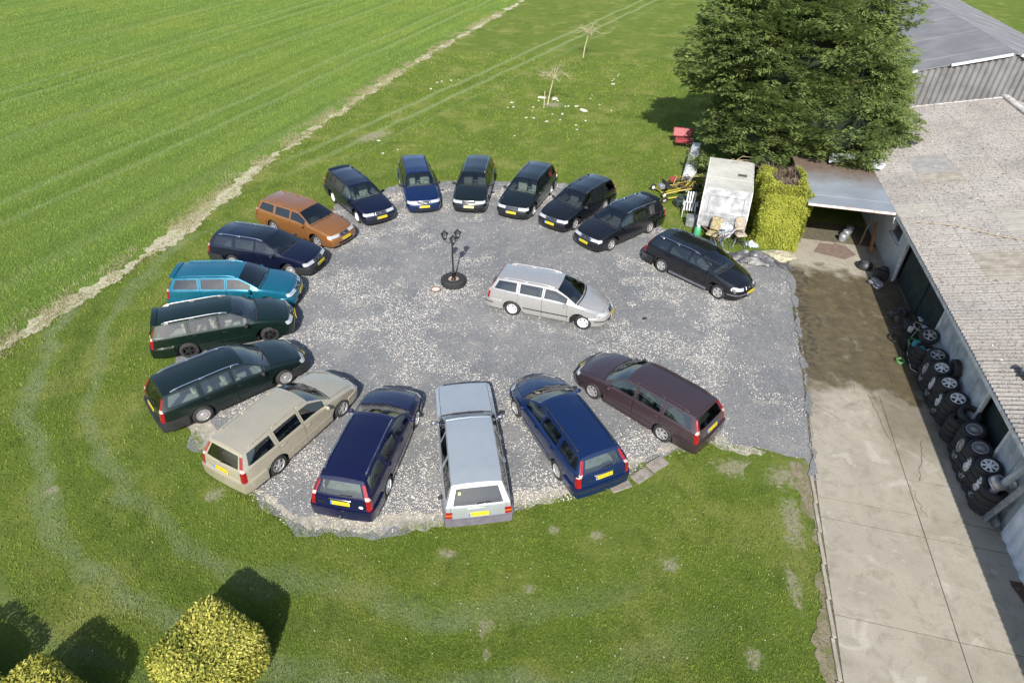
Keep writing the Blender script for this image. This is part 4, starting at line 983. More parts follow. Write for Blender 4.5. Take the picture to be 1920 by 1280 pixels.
MATS['rust'] = mat('rusty_steel', (.16, .10, .07), .8, var=.4, vscale=9)
MATS['steel'] = mat('grey_steel', (.30, .32, .34), .5, .5, var=.25, vscale=8)
HE, SL, VR = 2.40, .212, 7.8
shed = thing('long_shed', "long low shed with mossy corrugated roof along the concrete drive", 'shed', tuple(OB), BROT)
# local axes of the shed: x = towards the building (v), y = along the eave (u)
def zroof(v): return HE + SL * v
def corr_mesh(name, W_, L_, pitch=.177, amp=.045, nper=6, material=None, ny=5):
    n = int(round(W_ / pitch)) * nper; vs_ = []; fs_ = []
    for j in range(ny + 1):
        for i in range(n + 1):
            y = W_ * i / n; vs_.append((L_ * j / ny, y, amp * math.cos(2 * math.pi * y / pitch)))
    for j in range(ny):
        for i in range(n): a = j * (n + 1) + i; fs_.append((a, a + n + 1, a + n + 2, a + 1))
    # lower lip for thickness
    b0 = len(vs_)
    for i in range(n + 1): x, y, z = vs_[i]; vs_.append((x, y, z - .012))
    for i in range(n): fs_.append((i, i + 1, b0 + i + 1, b0 + i))
    return mkmesh(name, vs_, fs_, material, angle=60)
SW, SLN = 6 * .177, 1.66
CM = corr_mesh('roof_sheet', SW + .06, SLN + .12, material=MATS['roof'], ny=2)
special = {(22, 1): 'roof_grey', (23, 1): 'roof_grey', (21, 1): 'roof_brown', (14, 1): 'roof_brown', (13, 1): 'roof_brown', (17, 2): 'roof_green', (16, 2): 'roof_green', (18, 0): 'roof_green'}
nu = int(math.ceil((24.0 + 16.0) / SW)); tilt = math.atan(SL)
for i in range(nu):
    for j in range(5):
        u = 24.0 - SW * (i + 1); v = -.05 + j * SLN * math.cos(tilt) * .978
        iu = 30 - i
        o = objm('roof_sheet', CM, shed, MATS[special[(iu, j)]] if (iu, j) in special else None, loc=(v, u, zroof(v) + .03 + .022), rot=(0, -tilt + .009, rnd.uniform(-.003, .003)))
        o.location.z += rnd.uniform(0, .006)
# clear strip of pale sheets near the flue
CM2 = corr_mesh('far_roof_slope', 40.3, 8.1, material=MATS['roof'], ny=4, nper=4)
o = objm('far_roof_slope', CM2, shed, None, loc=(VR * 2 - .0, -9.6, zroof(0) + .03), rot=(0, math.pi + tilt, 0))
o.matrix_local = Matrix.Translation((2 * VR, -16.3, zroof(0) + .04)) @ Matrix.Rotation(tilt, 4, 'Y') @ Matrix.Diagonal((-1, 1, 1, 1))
rc = MB(); k_ = 0
for i in range(36):
    b = MB(); u0 = 24.1 - (i + 1) * 1.1; b.lathe([(.16, 0), (.16, 1.13)], 14, axis='Y'); 
    vs_ = [(x * 1.25, y, z * .75) for x, y, z in b.v if True]; b.v = vs_
    if i == 0: RC = b.mesh('ridge_cap', MATS['ridge'])
    objm('ridge_cap', RC, shed, loc=(VR, u0, zroof(VR) + .05), rot=(.012, 0, 0))
# scalloped white verge at the far gable
vb = MB()
for k in range(34):
    v = .1 + k * .228; vb.box((v + .11, 24.03, zroof(v + .11) + .075 + .012 * (k % 2)), (.235, .20, .05), ry=-tilt, bev=.02)
vb.build('verge', MATS['ridge'], shed)
MB().box((VR / 2, 23.9, zroof(VR / 2) - .08), (VR / math.cos(tilt), .04, .20), ry=-tilt).build('barge_board', MATS['white_trim'], shed)
MB().box((-.03, 3.9, HE - .07), (.03, 39.9, .14), bev=.006).build('fascia_board', MATS['white_trim'], shed)
# walls: built of pieces between the openings (u ranges)
def wallpiece(nm, u0, u1, mt, z0=0.0, z1=HE - .03, v=.34, th=.12):
    return MB().box((v + th / 2, (u0 + u1) / 2, (z0 + z1) / 2), (th, u1 - u0, z1 - z0)).build(nm, mt, shed, smooth=False)
wu0, wu1, wz0, wz1 = 10.1, 11.45, 1.25, 2.12
wallpiece('wall', 11.45, 23.8, MATS['wall']); wallpiece('wall', 9.3, 10.1, MATS['wall']); wallpiece('wall', 10.1, 11.45, MATS['wall'], 0, wz0); wallpiece('wall', 10.1, 11.45, MATS['wall'], wz1, HE - .03)
wf = MB()
for (c0, d0) in (((.37, (wu0 + wu1) / 2, wz0 + .03), (.10, wu1 - wu0, .07)), ((.37, (wu0 + wu1) / 2, wz1 - .03), (.10, wu1 - wu0, .07)), ((.37, wu0 + .03, (wz0 + wz1) / 2), (.10, .07, wz1 - wz0 - .14)), ((.37, wu1 - .03, (wz0 + wz1) / 2), (.10, .07, wz1 - wz0 - .14))): wf.box(c0, d0, bev=.006)
win = wf.build('window', MATS['white_trim'], shed)
MB().box((.41, (wu0 + wu1) / 2, (wz0 + wz1) / 2), (.01, wu1 - wu0 - .1, wz1 - wz0 - .1)).build('pane', MATS['glass_win'], win)
MB().box((.30, (wu0 + wu1) / 2, wz0 - .03), (.14, wu1 - wu0 + .1, .04)).build('sill', MATS['white_trim'], win)
# first big opening with sliding doors standing open behind, then panelled wall, second opening, end wall
wallpiece('wall', 4.1, 9.3, MATS['wall'], 1.95, HE - .03)
MB().box((.62, 5.4, .97), (.05, 2.5, 1.94)).build('sliding_door', MATS['dark_door'], shed, smooth=False)
MB().box((.56, 7.9, .97), (.05, 2.6, 1.94)).build('sliding_door', MATS['dark_door'], shed, smooth=False)
MB().box((.30, 6.7, 1.98), (.06, 5.6, .06), bev=.01).build('door_rail', MATS['steel'], shed)
for k in range(5): 
    u0 = -.2 + k * .86; MB().box((.34 + .04, u0 + .43, 1.16), (.07, .845, 2.30), bev=.008).build('wall_panel', MATS['panel'], shed, smooth=False)
wallpiece('wall', -1.75, -.2, MATS['wall'], 2.0, HE - .03); MB().box((.60, -.95, .98), (.05, 1.7, 1.95)).build('sliding_door', MATS['dark_door'], shed, smooth=False)
for k in range(2): MB().box((.38, -2.16 - k * .84, 1.16), (.07, .82, 2.30), bev=.008).build('wall_panel', MATS['panel'], shed, smooth=False)
wallpiece('wall', -16.0, -3.42, MATS['wall'])
for u in (9.25, 4.13, -.17, -1.78): MB().box((.33, u, 1.0), (.10, .09, 2.0), bev=.01).build('door_post', MATS['white_trim'], shed)
MB().box((4, 23.84, 1.25), (7.4, .1, 2.5)).build('gable_wall', MATS['wall'], shed, smooth=False); MB().box((15.2, 3.9, 1.2), (.1, 39.6, 2.4)).build('back_wall', MATS['wall'], shed, smooth=False)
MB().box((7.8, 3.9, .06), (14.6, 39, .05)).build('shed_floor', MATS['joint'], shed, smooth=False)
# white corrugated sliding door near the camera, with its track beams
sd_ = MB(); n = 60; u0, u1 = -3.75, -7.6; vs_ = []
for i in range(n + 1):
    u = u0 + (u1 - u0) * i / n; dv = .018 * math.cos(i * math.pi / 3); vs_ += [(.22 + dv, u, .03), (.22 + dv, u, 2.05)]
sd_.add(vs_, [(2 * i, 2 * i + 2, 2 * i + 3, 2 * i + 1) for i in range(n)]); sd_.build('white_door', MATS['white_sheet'], shed, angle=70)
MB().box((.16, -3.35, .12), (.10, .55, .22), bev=.01).build('door_stop', MATS['steel'], shed)
tag(MB().box((0, 0, 0), (.16, .10, 2.15), bev=.012).box((.0, .075, 0), (.10, .02, 2.12)).build('steel_beam', MATS['panel'], None, loc=UV(-3.05, .02, 1.02), rot=(R(8), R(10), BROT)), "weathered grey beam leaning against the shed wall beside the last tyre stack", "beam")
tag(MB().box((0, 0, 0), (.05, .20, 2.1), bev=.006).build('metal_channel', MATS['steel'], None, loc=UV(-3.48, .10, 1.02), rot=(R(6), R(8), BROT)), "flat steel channel leaning beside the white corrugated door", "channel")

# roof odds: flue cowl, conduit
t_ = thing('roof_flue', "pair of round metal flue cowls on the mossy shed roof", 'flue', UV(-.1, .85, zroof(.85) + .10), BROT)
for du, key in ((.0, .13), (.30, .15)):
    f_ = MB(); f_.lathe([(.0, .20), (key * .9, .20), (key, .17), (key, .12), (key * .6, .10), (key * .55, -.05)], 16, c=(.10 * du, -du, 0)); f_.build('cowl', MATS['steel' if du == 0 else 'ridge'], t_)
MB().box((.9, -.20, .00), (2.0, .34, .03), ry=-tilt, bev=.01).build('flashing', MATS['white_trim'], t_)
tag(MB().tube([UV(9.6, .4, zroof(.4) + .11), UV(9.1, 1.6, zroof(1.6) + .11), UV(8.0, 2.8, zroof(2.8) + .11), UV(7.0, 4.4, zroof(4.4) + .11), UV(6.6, 6.4, zroof(6.4) + .11)], .014, 5).build('roof_cable', mat('tan_cable', (.42, .33, .2), .8)), "thin tan cable running across the mossy shed roof", "cable")
# moss cushions lying along the corrugations, too many to count
n = 15000; u_ = rng.uniform(-7.5, 23.5, n); v_ = rng.uniform(.1, 7.7, n); ok = rng.random(n) < np.clip(vnoise(u_ + 40, v_ + 5, .5, 71) * 1.3 - .25, .08, 1); u_, v_ = u_[ok], v_[ok]; n = len(u_)
s_ = .015 + .035 * rng.random(n) ** 2; u_ = np.round(u_ / .177) * .177 + .088 + rng.normal(0, .015, n)
D = np.array([(2.2, 0, 0), (0, 1, 0), (-2.2, 0, 0), (0, -1, 0), (0, 0, 1)]); tri = [(0, 1, 4), (1, 2, 4), (2, 3, 4), (3, 0, 4)]
P_ = D[None] * s_[:, None, None] * (.7 + .6 * rng.random((n, 5, 1)))
wx = np.array(EV)[None, None] * (P_[:, :, :1] + v_[:, None, None]) + np.array(EU)[None, None] * (P_[:, :, 1:2] + u_[:, None, None]) + np.array(OB)[None, None]
wx[:, :, 2] = (HE + SL * v_)[:, None] + .03 + P_[:, :, 2] + P_[:, :, 0] * SL
t = NT('moss'); rp_ = t.t.nodes.new("ShaderNodeNewGeometry").outputs["Random Per Island"]; t.color(t.ramp(rp_, [(0, (.05, .045, .03)), (.5, (.12, .11, .085)), (1, (.58, .56, .5))])); t.b.inputs["Roughness"].default_value = 1; MATS['moss'] = t.m
fast_tris('roof_moss', wx[:, tri].reshape(-1, 3, 3), MATS['moss'])

# taller barn behind
barn = thing('back_barn', "taller barn behind the long shed, its gable clad in grey corrugated sheets", 'barn', UV(26, 0, 0), BROT)
MATS['barn_clad'] = mat('grey_cladding', (.15, .15, .158), .75, col2=(.21, .21, .215), vscale=1.4, bump=.2, bscale=10); MATS['barn_roof'] = mat('barn_roof', (.16, .165, .18), .85, col2=(.21, .21, .225), vscale=.8)
AX, AZ, SB = 8.15, 5.9, .275
cw = 1.06; MB_ = None
for i in range(17):
    x0 = .4 + i * .95; vs_ = []; fs_ = []; n = 24
    for k in range(n + 1):
        x = x0 + .95 * k / n; zt = AZ - abs(x - AX) * SB; dy = .07 * math.cos(2 * math.pi * x / .3167); vs_ += [(x, dy, .0), (x, dy, zt)]
    for k in range(n): fs_.append((2 * k, 2 * k + 2, 2 * k + 3, 2 * k + 1))
    objm('cladding_sheet', mkmesh('cladding_sheet', vs_, fs_, MATS['barn_clad'], angle=60), barn, loc=(0, -.02 + rnd.uniform(-.012, .012), 0))
for sg in (-1, 1):
    L2 = 8.2; ang = math.atan(SB); o = MB().box((0, 0, 0), (L2 / math.cos(ang), 40, .06)).build('roof_slope', MATS['barn_roof'], barn, smooth=False, loc=(AX + sg * L2 / 2, 20.0 - .1, AZ + .05 - SB * L2 / 2), rot=(0, sg * ang, 0))
    for k in range(8): MB().box((0, 0, .045), (L2 / math.cos(ang) - .1, .05, .03)).build('roof_seam', MATS['barn_roof'], barn, smooth=False, loc=(AX + sg * L2 / 2, 1.6 + k * 4.6, AZ + .05 - SB * L2 / 2), rot=(0, sg * ang, 0))
    for (a0, a1) in ((.2, 3.0), (4.6, 8.0)) if sg < 0 else ((.2, 8.0),):
        MB().box((0, 0, 0), ((a1 - a0) / math.cos(ang), .10, .13)).build('verge_trim', MATS['white_trim'], barn, smooth=False, loc=(AX + sg * (a0 + a1) / 2, -.16, AZ + .06 - SB * (a0 + a1) / 2), rot=(0, sg * ang, 0))
MB().box((8.15, 20, 1.8), (15.6, 39.5, 3.6)).build('walls', MATS['barn_clad'], barn, smooth=False, loc=(0, .2, 0))
# sheets and a stone ball line lying on the ground beyond are out of sight

# ------------------------------------------------------------------ flat metal canopy between hedge and shed
t = NT('canopy_metal'); 
c = t.ramp(t.noise(.9, 4), [(.3, (.235, .265, .30)), (.7, (.31, .345, .39))])
yy = t.vmath('DOT_PRODUCT', t.vmath('SUBTRACT', t.pos, tuple(OB)), tuple(EU))
nd = t.math('ADD', yy, t.math('MULTIPLY', t.noise(1.1, 5, .7), 3.4)); ndm = t.ramp(t.math('MULTIPLY', nd, .05), [(.73, 0.0), (.83, .9)])
c = t.mix(ndm, c, t.ramp(t.noise(7, 5, .8), [(.35, (.12, .080, .055)), (.6, (.20, .14, .10)), (.75, (.29, .225, .175))]))
c = t.mix(t.ramp(t.noise(24, 4, .8), [(.62, 0.0), (.7, .5)]), c, (.40, .40, .38))
t.color(c); t.b.inputs["Roughness"].default_value = .45; t.b.inputs["Metallic"].default_value = .15; MATS['canopy'] = t.m
can = thing('metal_canopy', "flat blue grey metal canopy littered with brown needles joining hedge and shed", 'canopy', UV(10.9, -3.0, 0), BROT)
# canopy panels (local x=v, y=u relative to the empty)
for k in range(6):
    u0 = -.25 + k * 1.0; lf = -.55 - .02 * k
    MB().box(((lf + 3.0) / 2, u0 + .5, 2.44), (3.0 - lf, 1.0, .03)).build('canopy_panel', MATS['canopy'], can, smooth=False)
    if k == 0: MB().box(((lf + 3.0) / 2, u0 + .99, 2.460), (2.95 - lf, .025, .012)).build('panel_seam', MATS['canopy'], can, smooth=False)
MB().box((1.25, -.28, 2.40), (3.6, .04, .10), bev=.006).build('front_trim', mat('pink_trim', (.55, .45, .42), .7, var=.3, vscale=6), can, smooth=False)
for x_, y_ in ((-.45, .4), (-.45, 5.4), (1.4, 5.4)): MB().box((x_, y_, 1.2), (.09, .09, 2.4), bev=.01).build('post', MATS['wood'], can)
MB().box((1.25, 5.55, 1.2), (3.6, .05, 2.4)).build('back_boards', MATS['wood'], can, smooth=False)
tag(MB().add([UV(15.3, -2.1, 2.62), UV(15.6, -1.1, 2.66), UV(15.1, .2, 2.60), UV(15.9, .6, 2.60), UV(16.6, -.4, 2.72), UV(16.7, -1.9, 2.62)], [(0, 1, 2, 3, 4, 5)]).build('white_board', MATS['white_sheet'], smooth=False), "bright white sheet lying on the canopy roof under the tree", "sheet")
# gutter pipe elbow at the corner
tag(MB().tube([UV(10.4, -.12, 2.34), UV(10.35, -.14, 2.12), UV(10.5, .10, 2.0)], .04, 8).build('drain_pipe', MATS['white_trim']), "short white downpipe at the corner where canopy meets shed", "pipe")
tag(MB().box((0, 0, 0), (.05, .20, 1.5), bev=.008).build('orange_plank', MATS['orange_wood'], None, loc=UV(11.9, -.10, .66), rot=(R(-52), R(10), BROT)), "orange brown plank leaning on the shed wall left of the window", "plank")
tag(MB().box((0, 0, 0), (.05, .12, 2.5), bev=.008).build('wooden_post', MATS['wood'], None, loc=UV(12.6, -.25, 1.1), rot=(R(-20), R(10), BROT)), "grey wooden pole leaning in the shade under the canopy", "pole")
# ------------------------------------------------------------------ trees and hedges
def leaf_mat(name, stops, transl=.3, rough=.7):
    t = NT(name); rp_ = t.t.nodes.new("ShaderNodeNewGeometry").outputs["Random Per Island"]
    c = t.ramp(t.math('ADD', t.math('MULTIPLY', rp_, .45), t.math('MULTIPLY', t.noise(.9, 3), .6)), stops); t.color(c); t.b.inputs["Roughness"].default_value = rough; t.b.inputs["Specular IOR Level"].default_value = .25
    tl = t.t.nodes.new("ShaderNodeBsdfTranslucent"); t.link(c, tl.inputs[0]); mx = t.t.nodes.new("ShaderNodeMixShader"); mx.inputs[0].default_value = transl
    t.link(t.b.outputs[0], mx.inputs[1]); t.link(tl.outputs[0], mx.inputs[2]); t.link(mx.outputs[0], t.out.inputs[0]); return t.m
MATS['cypress'] = leaf_mat('cypress_sprays', [(.2, (.065, .115, .04)), (.40, (.155, .22, .07)), (.70, (.25, .315, .10)), (1, (.33, .38, .14))])
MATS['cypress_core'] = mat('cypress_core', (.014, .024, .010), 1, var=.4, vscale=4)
MATS['bark'] = mat('bark', (.12, .085, .06), .95, var=.4, vscale=20, bump=.5, bscale=40)
def cypress(loc, lobes, label, nsp):
    tr = thing('cypress_tree', label, 'tree', loc, 0)
    b = MB(); b.tube([(0, 0, 0), (.1, .1, 2), (0, .2, 5), (.1, 0, 8)], [.42, .36, .25, .1], 10)
    for k in range(26):
        a = k * 2.4; z = .8 + k * .22; L = 3.6; b.tube([(0, 0, z), (math.cos(a) * L * .5, math.sin(a) * L * .5, z + .2), (math.cos(a) * L, math.sin(a) * L, z + .1)], [.09, .06, .02], 5)
    b.build('trunk', MATS['bark'], tr)
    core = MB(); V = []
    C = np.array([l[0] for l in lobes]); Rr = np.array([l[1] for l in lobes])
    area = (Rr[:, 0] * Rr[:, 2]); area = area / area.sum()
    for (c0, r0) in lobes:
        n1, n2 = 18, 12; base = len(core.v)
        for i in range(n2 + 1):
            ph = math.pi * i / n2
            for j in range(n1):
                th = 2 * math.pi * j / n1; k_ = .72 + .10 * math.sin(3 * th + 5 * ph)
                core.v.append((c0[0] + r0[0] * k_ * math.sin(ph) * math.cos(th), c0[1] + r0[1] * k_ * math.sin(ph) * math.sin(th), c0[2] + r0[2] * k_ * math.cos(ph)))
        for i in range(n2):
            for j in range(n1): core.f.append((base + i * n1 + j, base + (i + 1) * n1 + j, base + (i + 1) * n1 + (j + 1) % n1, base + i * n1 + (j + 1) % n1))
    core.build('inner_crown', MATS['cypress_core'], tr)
    # boughs: each a cluster of drooping sprays
    nb_ = nsp; which = rng.choice(len(lobes), nb_, p=area); d = rand_unit(nb_); d[:, 2] = np.where(d[:, 2] < -.75, -d[:, 2], d[:, 2])
    P = C[which] + d * Rr[which] * (rng.uniform(.84, 1.04, nb_))[:, None]
    inside = np.zeros(nb_, bool)
    for k in range(len(lobes)):
        q = (((P - C[k]) / Rr[k]) ** 2).sum(1); inside |= (q < .62) & (which != k)
    P = P[~inside]; d = d[~inside]; m_ = len(P)
    bump_ = vnoise(P[:, 0] * 1 + P[:, 2] * .7 + 90, P[:, 1] + P[:, 2] * .9 + 90, .75, 5)
    P = P + d * ((bump_ - .5) * 2.2)[:, None]
    P = P[P[:, 2] > .25]
    # bough axis: outwards and a little up, tips drooping
    ax = P - np.array([[0, 0, 0]]); ax = ax / np.linalg.norm(ax, axis=1, keepdims=True) * 1.0
    hor = P.copy(); hor[:, 2] = 0; hor /= (np.linalg.norm(hor, axis=1, keepdims=True) + 1e-6)
    ax = hor * .8 + d[:len(P)] * 0 + rand_unit(len(P)) * .45; ax[:, 2] += .45; ax /= np.linalg.norm(ax, axis=1, keepdims=True)
    nl = 60; mm = len(P); L = rng.uniform(.55, 1.0, mm)
    u_ = rng.random((mm, nl)); side_ = np.cross(ax, np.array([0, 0, 1.0])); side_ /= (np.linalg.norm(side_, axis=1, keepdims=True) + 1e-6); nrm = np.cross(side_, ax)
    off_s = (rng.random((mm, nl)) - .5) * 2 * (1 - u_ * .80) * .42; droop = -(u_ ** 2) * .30 - np.abs(off_s) * .35
    base_ = P[:, None] + ax[:, None] * (u_ * L[:, None])[..., None] + side_[:, None] * off_s[..., None]; base_[..., 2] += droop + rng.normal(0, .03, (mm, nl))
    dirl = ax[:, None] * .6 + side_[:, None] * (np.sign(off_s) * .75)[..., None] + rand_unit(mm * nl).reshape(mm, nl, 3) * .22; dirl[..., 2] -= .20; dirl /= np.linalg.norm(dirl, axis=2, keepdims=True)
    wdir = np.cross(dirl, nrm[:, None] + rand_unit(mm * nl).reshape(mm, nl, 3) * .28); wdir /= (np.linalg.norm(wdir, axis=2, keepdims=True) + 1e-6)
    ll = rng.uniform(.12, .24, (mm, nl, 1)); ww = rng.uniform(.022, .050, (mm, nl, 1))
    V = np.stack([base_ - wdir * ww, base_ + wdir * ww, base_ + dirl * ll], 2).reshape(-1, 3, 3)
    V = V[V[:, :, 2].min(1) > .02]
    fast_tris('crown', V, MATS['cypress'], tr)
    return tr
cypress((15.0, 34.2, 0), [((0, .4, 4.6), (4.5, 4.2, 4.4)), ((-3.1, 1.4, 5.8), (2.3, 3.0, 2.9)), ((-2.8, .5, 2.4), (1.8, 2.8, 2.2)), ((3.0, .6, 3.8), (2.8, 3.4, 3.4)), ((.4, -1.7, 3.9), (3.2, 3.0, 2.5)), ((-1.9, -1.8, 3.0), (2.4, 2.0, 2.1)), ((.4, 1.0, 7.4), (3.6, 3.2, 3.2))],
        "huge dense dark green conifer overhanging the canopy behind the box trailer", 9500)

def bush_leaves(P, N, size, mt, name, parent, asp=.45):
    n = len(P); t_ = np.cross(N, rand_unit(n)); t_ /= (np.linalg.norm(t_, axis=1, keepdims=True) + 1e-6)
    dirl = t_ * .8 + N * rng.uniform(-.1, .9, (n, 1)); dirl /= np.linalg.norm(dirl, axis=1, keepdims=True); wd = np.cross(dirl, N + rand_unit(n) * .4); wd /= (np.linalg.norm(wd, axis=1, keepdims=True) + 1e-6)
    s_ = size * rng.uniform(.6, 1.35, (n, 1)); mid_ = P + dirl * s_ * .5; a_ = P; b_ = mid_ + wd * s_ * asp * .5; c_ = P + dirl * s_; d_ = mid_ - wd * s_ * asp * .5
    V = np.concatenate([np.stack([a_, b_, c_], 1), np.stack([a_, c_, d_], 1)], 0).reshape(2, n, 3, 3).transpose(1, 0, 2, 3).reshape(-1, 3, 3)
    # quads share an edge so each leaf is one island: build it that way
    me = bpy.data.meshes.new(name); Q = np.stack([a_, b_, c_, d_], 1).astype(np.float32)
    me.vertices.add(n * 4); me.vertices.foreach_set("co", Q.reshape(-1)); me.loops.add(n * 4); me.loops.foreach_set("vertex_index", np.arange(n * 4, dtype=np.int32))
    me.polygons.add(n); me.polygons.foreach_set("loop_start", np.arange(0, n * 4, 4, dtype=np.int32)); me.update(calc_edges=True); me.materials.append(mt)
    o = bpy.data.objects.new(name, me); link(o, parent); o['kind'] = 'stuff'; return o
def rbox_surface(n, hx, hy, h, rc, noise=.08, topbias=1.0):
    """points and normals on a rounded block standing on the ground"""
    P = []; N = []
    A = [2 * hx * 2 * hy * topbias, 2 * hx * h, 2 * hx * h, 2 * hy * h, 2 * hy * h]; A = np.array(A) / sum(A); f = rng.choice(5, n, p=A); a = rng.uniform(-1, 1, n); b = rng.uniform(-1, 1, n); z = rng.uniform(0, 1, n)
    X = np.where(f == 0, a * hx, np.where(f < 3, a * hx, np.where(f == 3, hx, -hx))); Y = np.where(f == 0, b * hy, np.where(f == 1, hy, np.where(f == 2, -hy, a * hy))); Z = np.where(f == 0, h, z * h)
    P = np.stack([X, Y, Z], 1); C = np.stack([np.clip(X, -hx + rc, hx - rc), np.clip(Y, -hy + rc, hy - rc), np.minimum(Z, h - rc)], 1); D = P - C; Ln = np.linalg.norm(D, axis=1, keepdims=True) + 1e-6
    N = D / Ln; P = C + N * rc
    k = (vnoise(P[:, 0] * 1.0 + P[:, 2] + 70, P[:, 1] + 70, 2.2, 15) - .5)[:, None] * noise * 2
    P = P + N * (k + rng.uniform(-.09, .03, (n, 1))); return P, N
# variegated clipped bushes on the lawn
MATS['varieg'] = leaf_mat('variegated_leaves', [(.15, (.06, .09, .015)), (.4, (.24, .27, .04)), (.65, (.50, .47, .10)), (1, (.62, .57, .22))], .25)
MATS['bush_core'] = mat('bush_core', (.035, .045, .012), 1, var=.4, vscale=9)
def clipped(name, x_, y_, rz, hx, hy, h, label, mt, n, core, leaf=.075, noise=.06):
    o = thing(name, label, 'bush', (x_, y_, 0), rz); MB().box((0, 0, h / 2 - .03), (2 * hx - .22, 2 * hy - .22, h - .14), bev=.28).build('inner_twigs', core, o)
    P, N = rbox_surface(n, hx, hy, h, .30, noise); bush_leaves(P, N, leaf, mt, 'foliage', o); return o
clipped('clipped_bush', -6.15, 6.3, R(-29), .86, .86, 1.15, "clipped block bush with yellow variegated leaves at the bottom of the lawn", MATS['varieg'], 30000, MATS['bush_core'])
clipped('clipped_bush', -9.05, 5.0, R(-29), .86, .86, 1.15, "second clipped variegated bush, left of the first, at the lower edge", MATS['varieg'], 14000, MATS['bush_core'])['group'] = 'clipped bushes'
clipped('clipped_bush', -11.2, 5.35, R(-29), .86, .86, 1.15, "third clipped variegated bush, farthest left", MATS['varieg'], 9000, MATS['bush_core'])['group'] = 'clipped bushes'
# golden cypress hedge with a dead brown middle
MATS['gold'] = leaf_mat('golden_sprays', [(.15, (.10, .13, .018)), (.4, (.24, .28, .035)), (.7, (.38, .40, .06)), (1, (.50, .48, .11))], .25)
MATS['dead'] = leaf_mat('dead_twigs', [(.2, (.12, .085, .06)), (.6, (.24, .18, .14)), (1, (.36, .29, .24))], .1)
hg = thing('golden_hedge', "bright yellow green clipped hedge with a dead brown top beside the trailer", 'hedge', (12.25, 27.3, 0), BROT + R(0))
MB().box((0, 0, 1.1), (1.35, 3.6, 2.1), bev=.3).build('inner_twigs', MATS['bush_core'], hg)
P, N = rbox_surface(60000, .92, 1.98, 2.6, .28, .24)
dead = (N[:, 2] > .55) & (np.abs(P[:, 0] - .1) < .58 + .15 * np.sin(P[:, 1] * 5)) & (P[:, 1] > -.9) | (P[:, 1] > 1.35) & (P[:, 2] > .9)
Pg = P[~dead]; Ng = N[~dead] + np.array([0, 0, .35]); Ng /= np.linalg.norm(Ng, axis=1, keepdims=True)
bush_leaves(Pg, Ng, .11, MATS['gold'], 'foliage', hg, .32)
P2 = P[dead][:6500].copy(); P2[:, 2] -= .10 + .25 * rng.random(len(P2)); bush_leaves(P2, N[dead][:6500], .16, MATS['dead'], 'dead_twigs', hg, .10)
# heap of bare branches in front of the conifer
br = MB()
for k in range(80):
    a = rnd.uniform(-.9, 3.6); x0, y0, z0 = 10.7 + rnd.gauss(0, .45), 30.75 + rnd.gauss(0, .4), rnd.uniform(.4, 1.9); L = rnd.uniform(.6, 1.5); dx, dy, dz = math.cos(a) * L, -abs(math.sin(a)) * L * .5, rnd.uniform(-.7, .5)
    m1 = (x0 + dx * .5 + rnd.uniform(-.15, .15), y0 + dy * .5 + rnd.uniform(-.15, .15), z0 + dz * .5 + rnd.uniform(.05, .3)); br.tube([(x0, y0, z0), m1, (x0 + dx, y0 + dy, max(.05, z0 + dz))], [.022, .016, .006], 4)
tag(br.build('brushwood', mat('dry_branches', (.36, .29, .18), .9, var=.3, vscale=6)), "heap of dry bare branches piled at the foot of the conifer behind the trailer", "branches")
# small bare fruit trees
MATS['pale_bark'] = mat('pale_bark', (.42, .38, .24), .9, var=.2, vscale=12)
def bare_tree(x_, y_, label, seed, sc=1.0):
    q = random.Random(seed); o = thing('bare_tree', label, 'tree', (x_, y_, 0), 0, 'young bare fruit trees on the lawn'); MB().tube([(0, 0, 0), (.10, .02, .8 * sc), (.30, 0, 1.75 * sc)], [.055, .045, .035], 7).build('trunk', MATS['pale_bark'], o)
    cr = MB(); tw = MB()
    for k in range(9):
        a = k * 2 * math.pi / 9 + q.uniform(-.25, .25); L = q.uniform(.8, 1.5) * sc; pts = [Vector((.30, 0, 1.7 * sc)), Vector((.30 + math.cos(a) * L * .35, math.sin(a) * L * .35, (1.7 + q.uniform(.25, .7)) * sc))]
        for s_ in range(2): a2 = a + q.uniform(-.4, .4); pts.append(pts[-1] + Vector((math.cos(a2) * L * .38, math.sin(a2) * L * .38, q.uniform(-.25, .12))))
        cr.tube(pts, [.026, .020, .014, .007], 5)
        for p in pts[1:]:
            for s_ in range(7):
                a3 = q.uniform(0, 6.28); d_ = Vector((math.cos(a3) * .4, math.sin(a3) * .4, q.uniform(-.05, .35))) * sc; tw.tube([p, p + d_ * .5 + Vector((0, 0, .04)), p + d_], [.008, .006, .003], 3)
    cr.build('branches', MATS['pale_bark'], o); tw.build('twigs', mat('twigs', (.30, .28, .17), .9), o); return o
bare_tree(2.15, 46.0, "young bare tree with spreading crooked branches and a stake on the lawn", 3, 1.0)
bare_tree(5.72, 59.9, "second young bare tree, farther back at the top of the lawn", 8, 1.1)
tag(MB().tube([(1.85, 45.2, 0), (1.87, 45.2, 1.15)], .03, 6).build('tree_stake', MATS['pale_bark']), "short wooden stake beside the nearer bare tree", "stake")
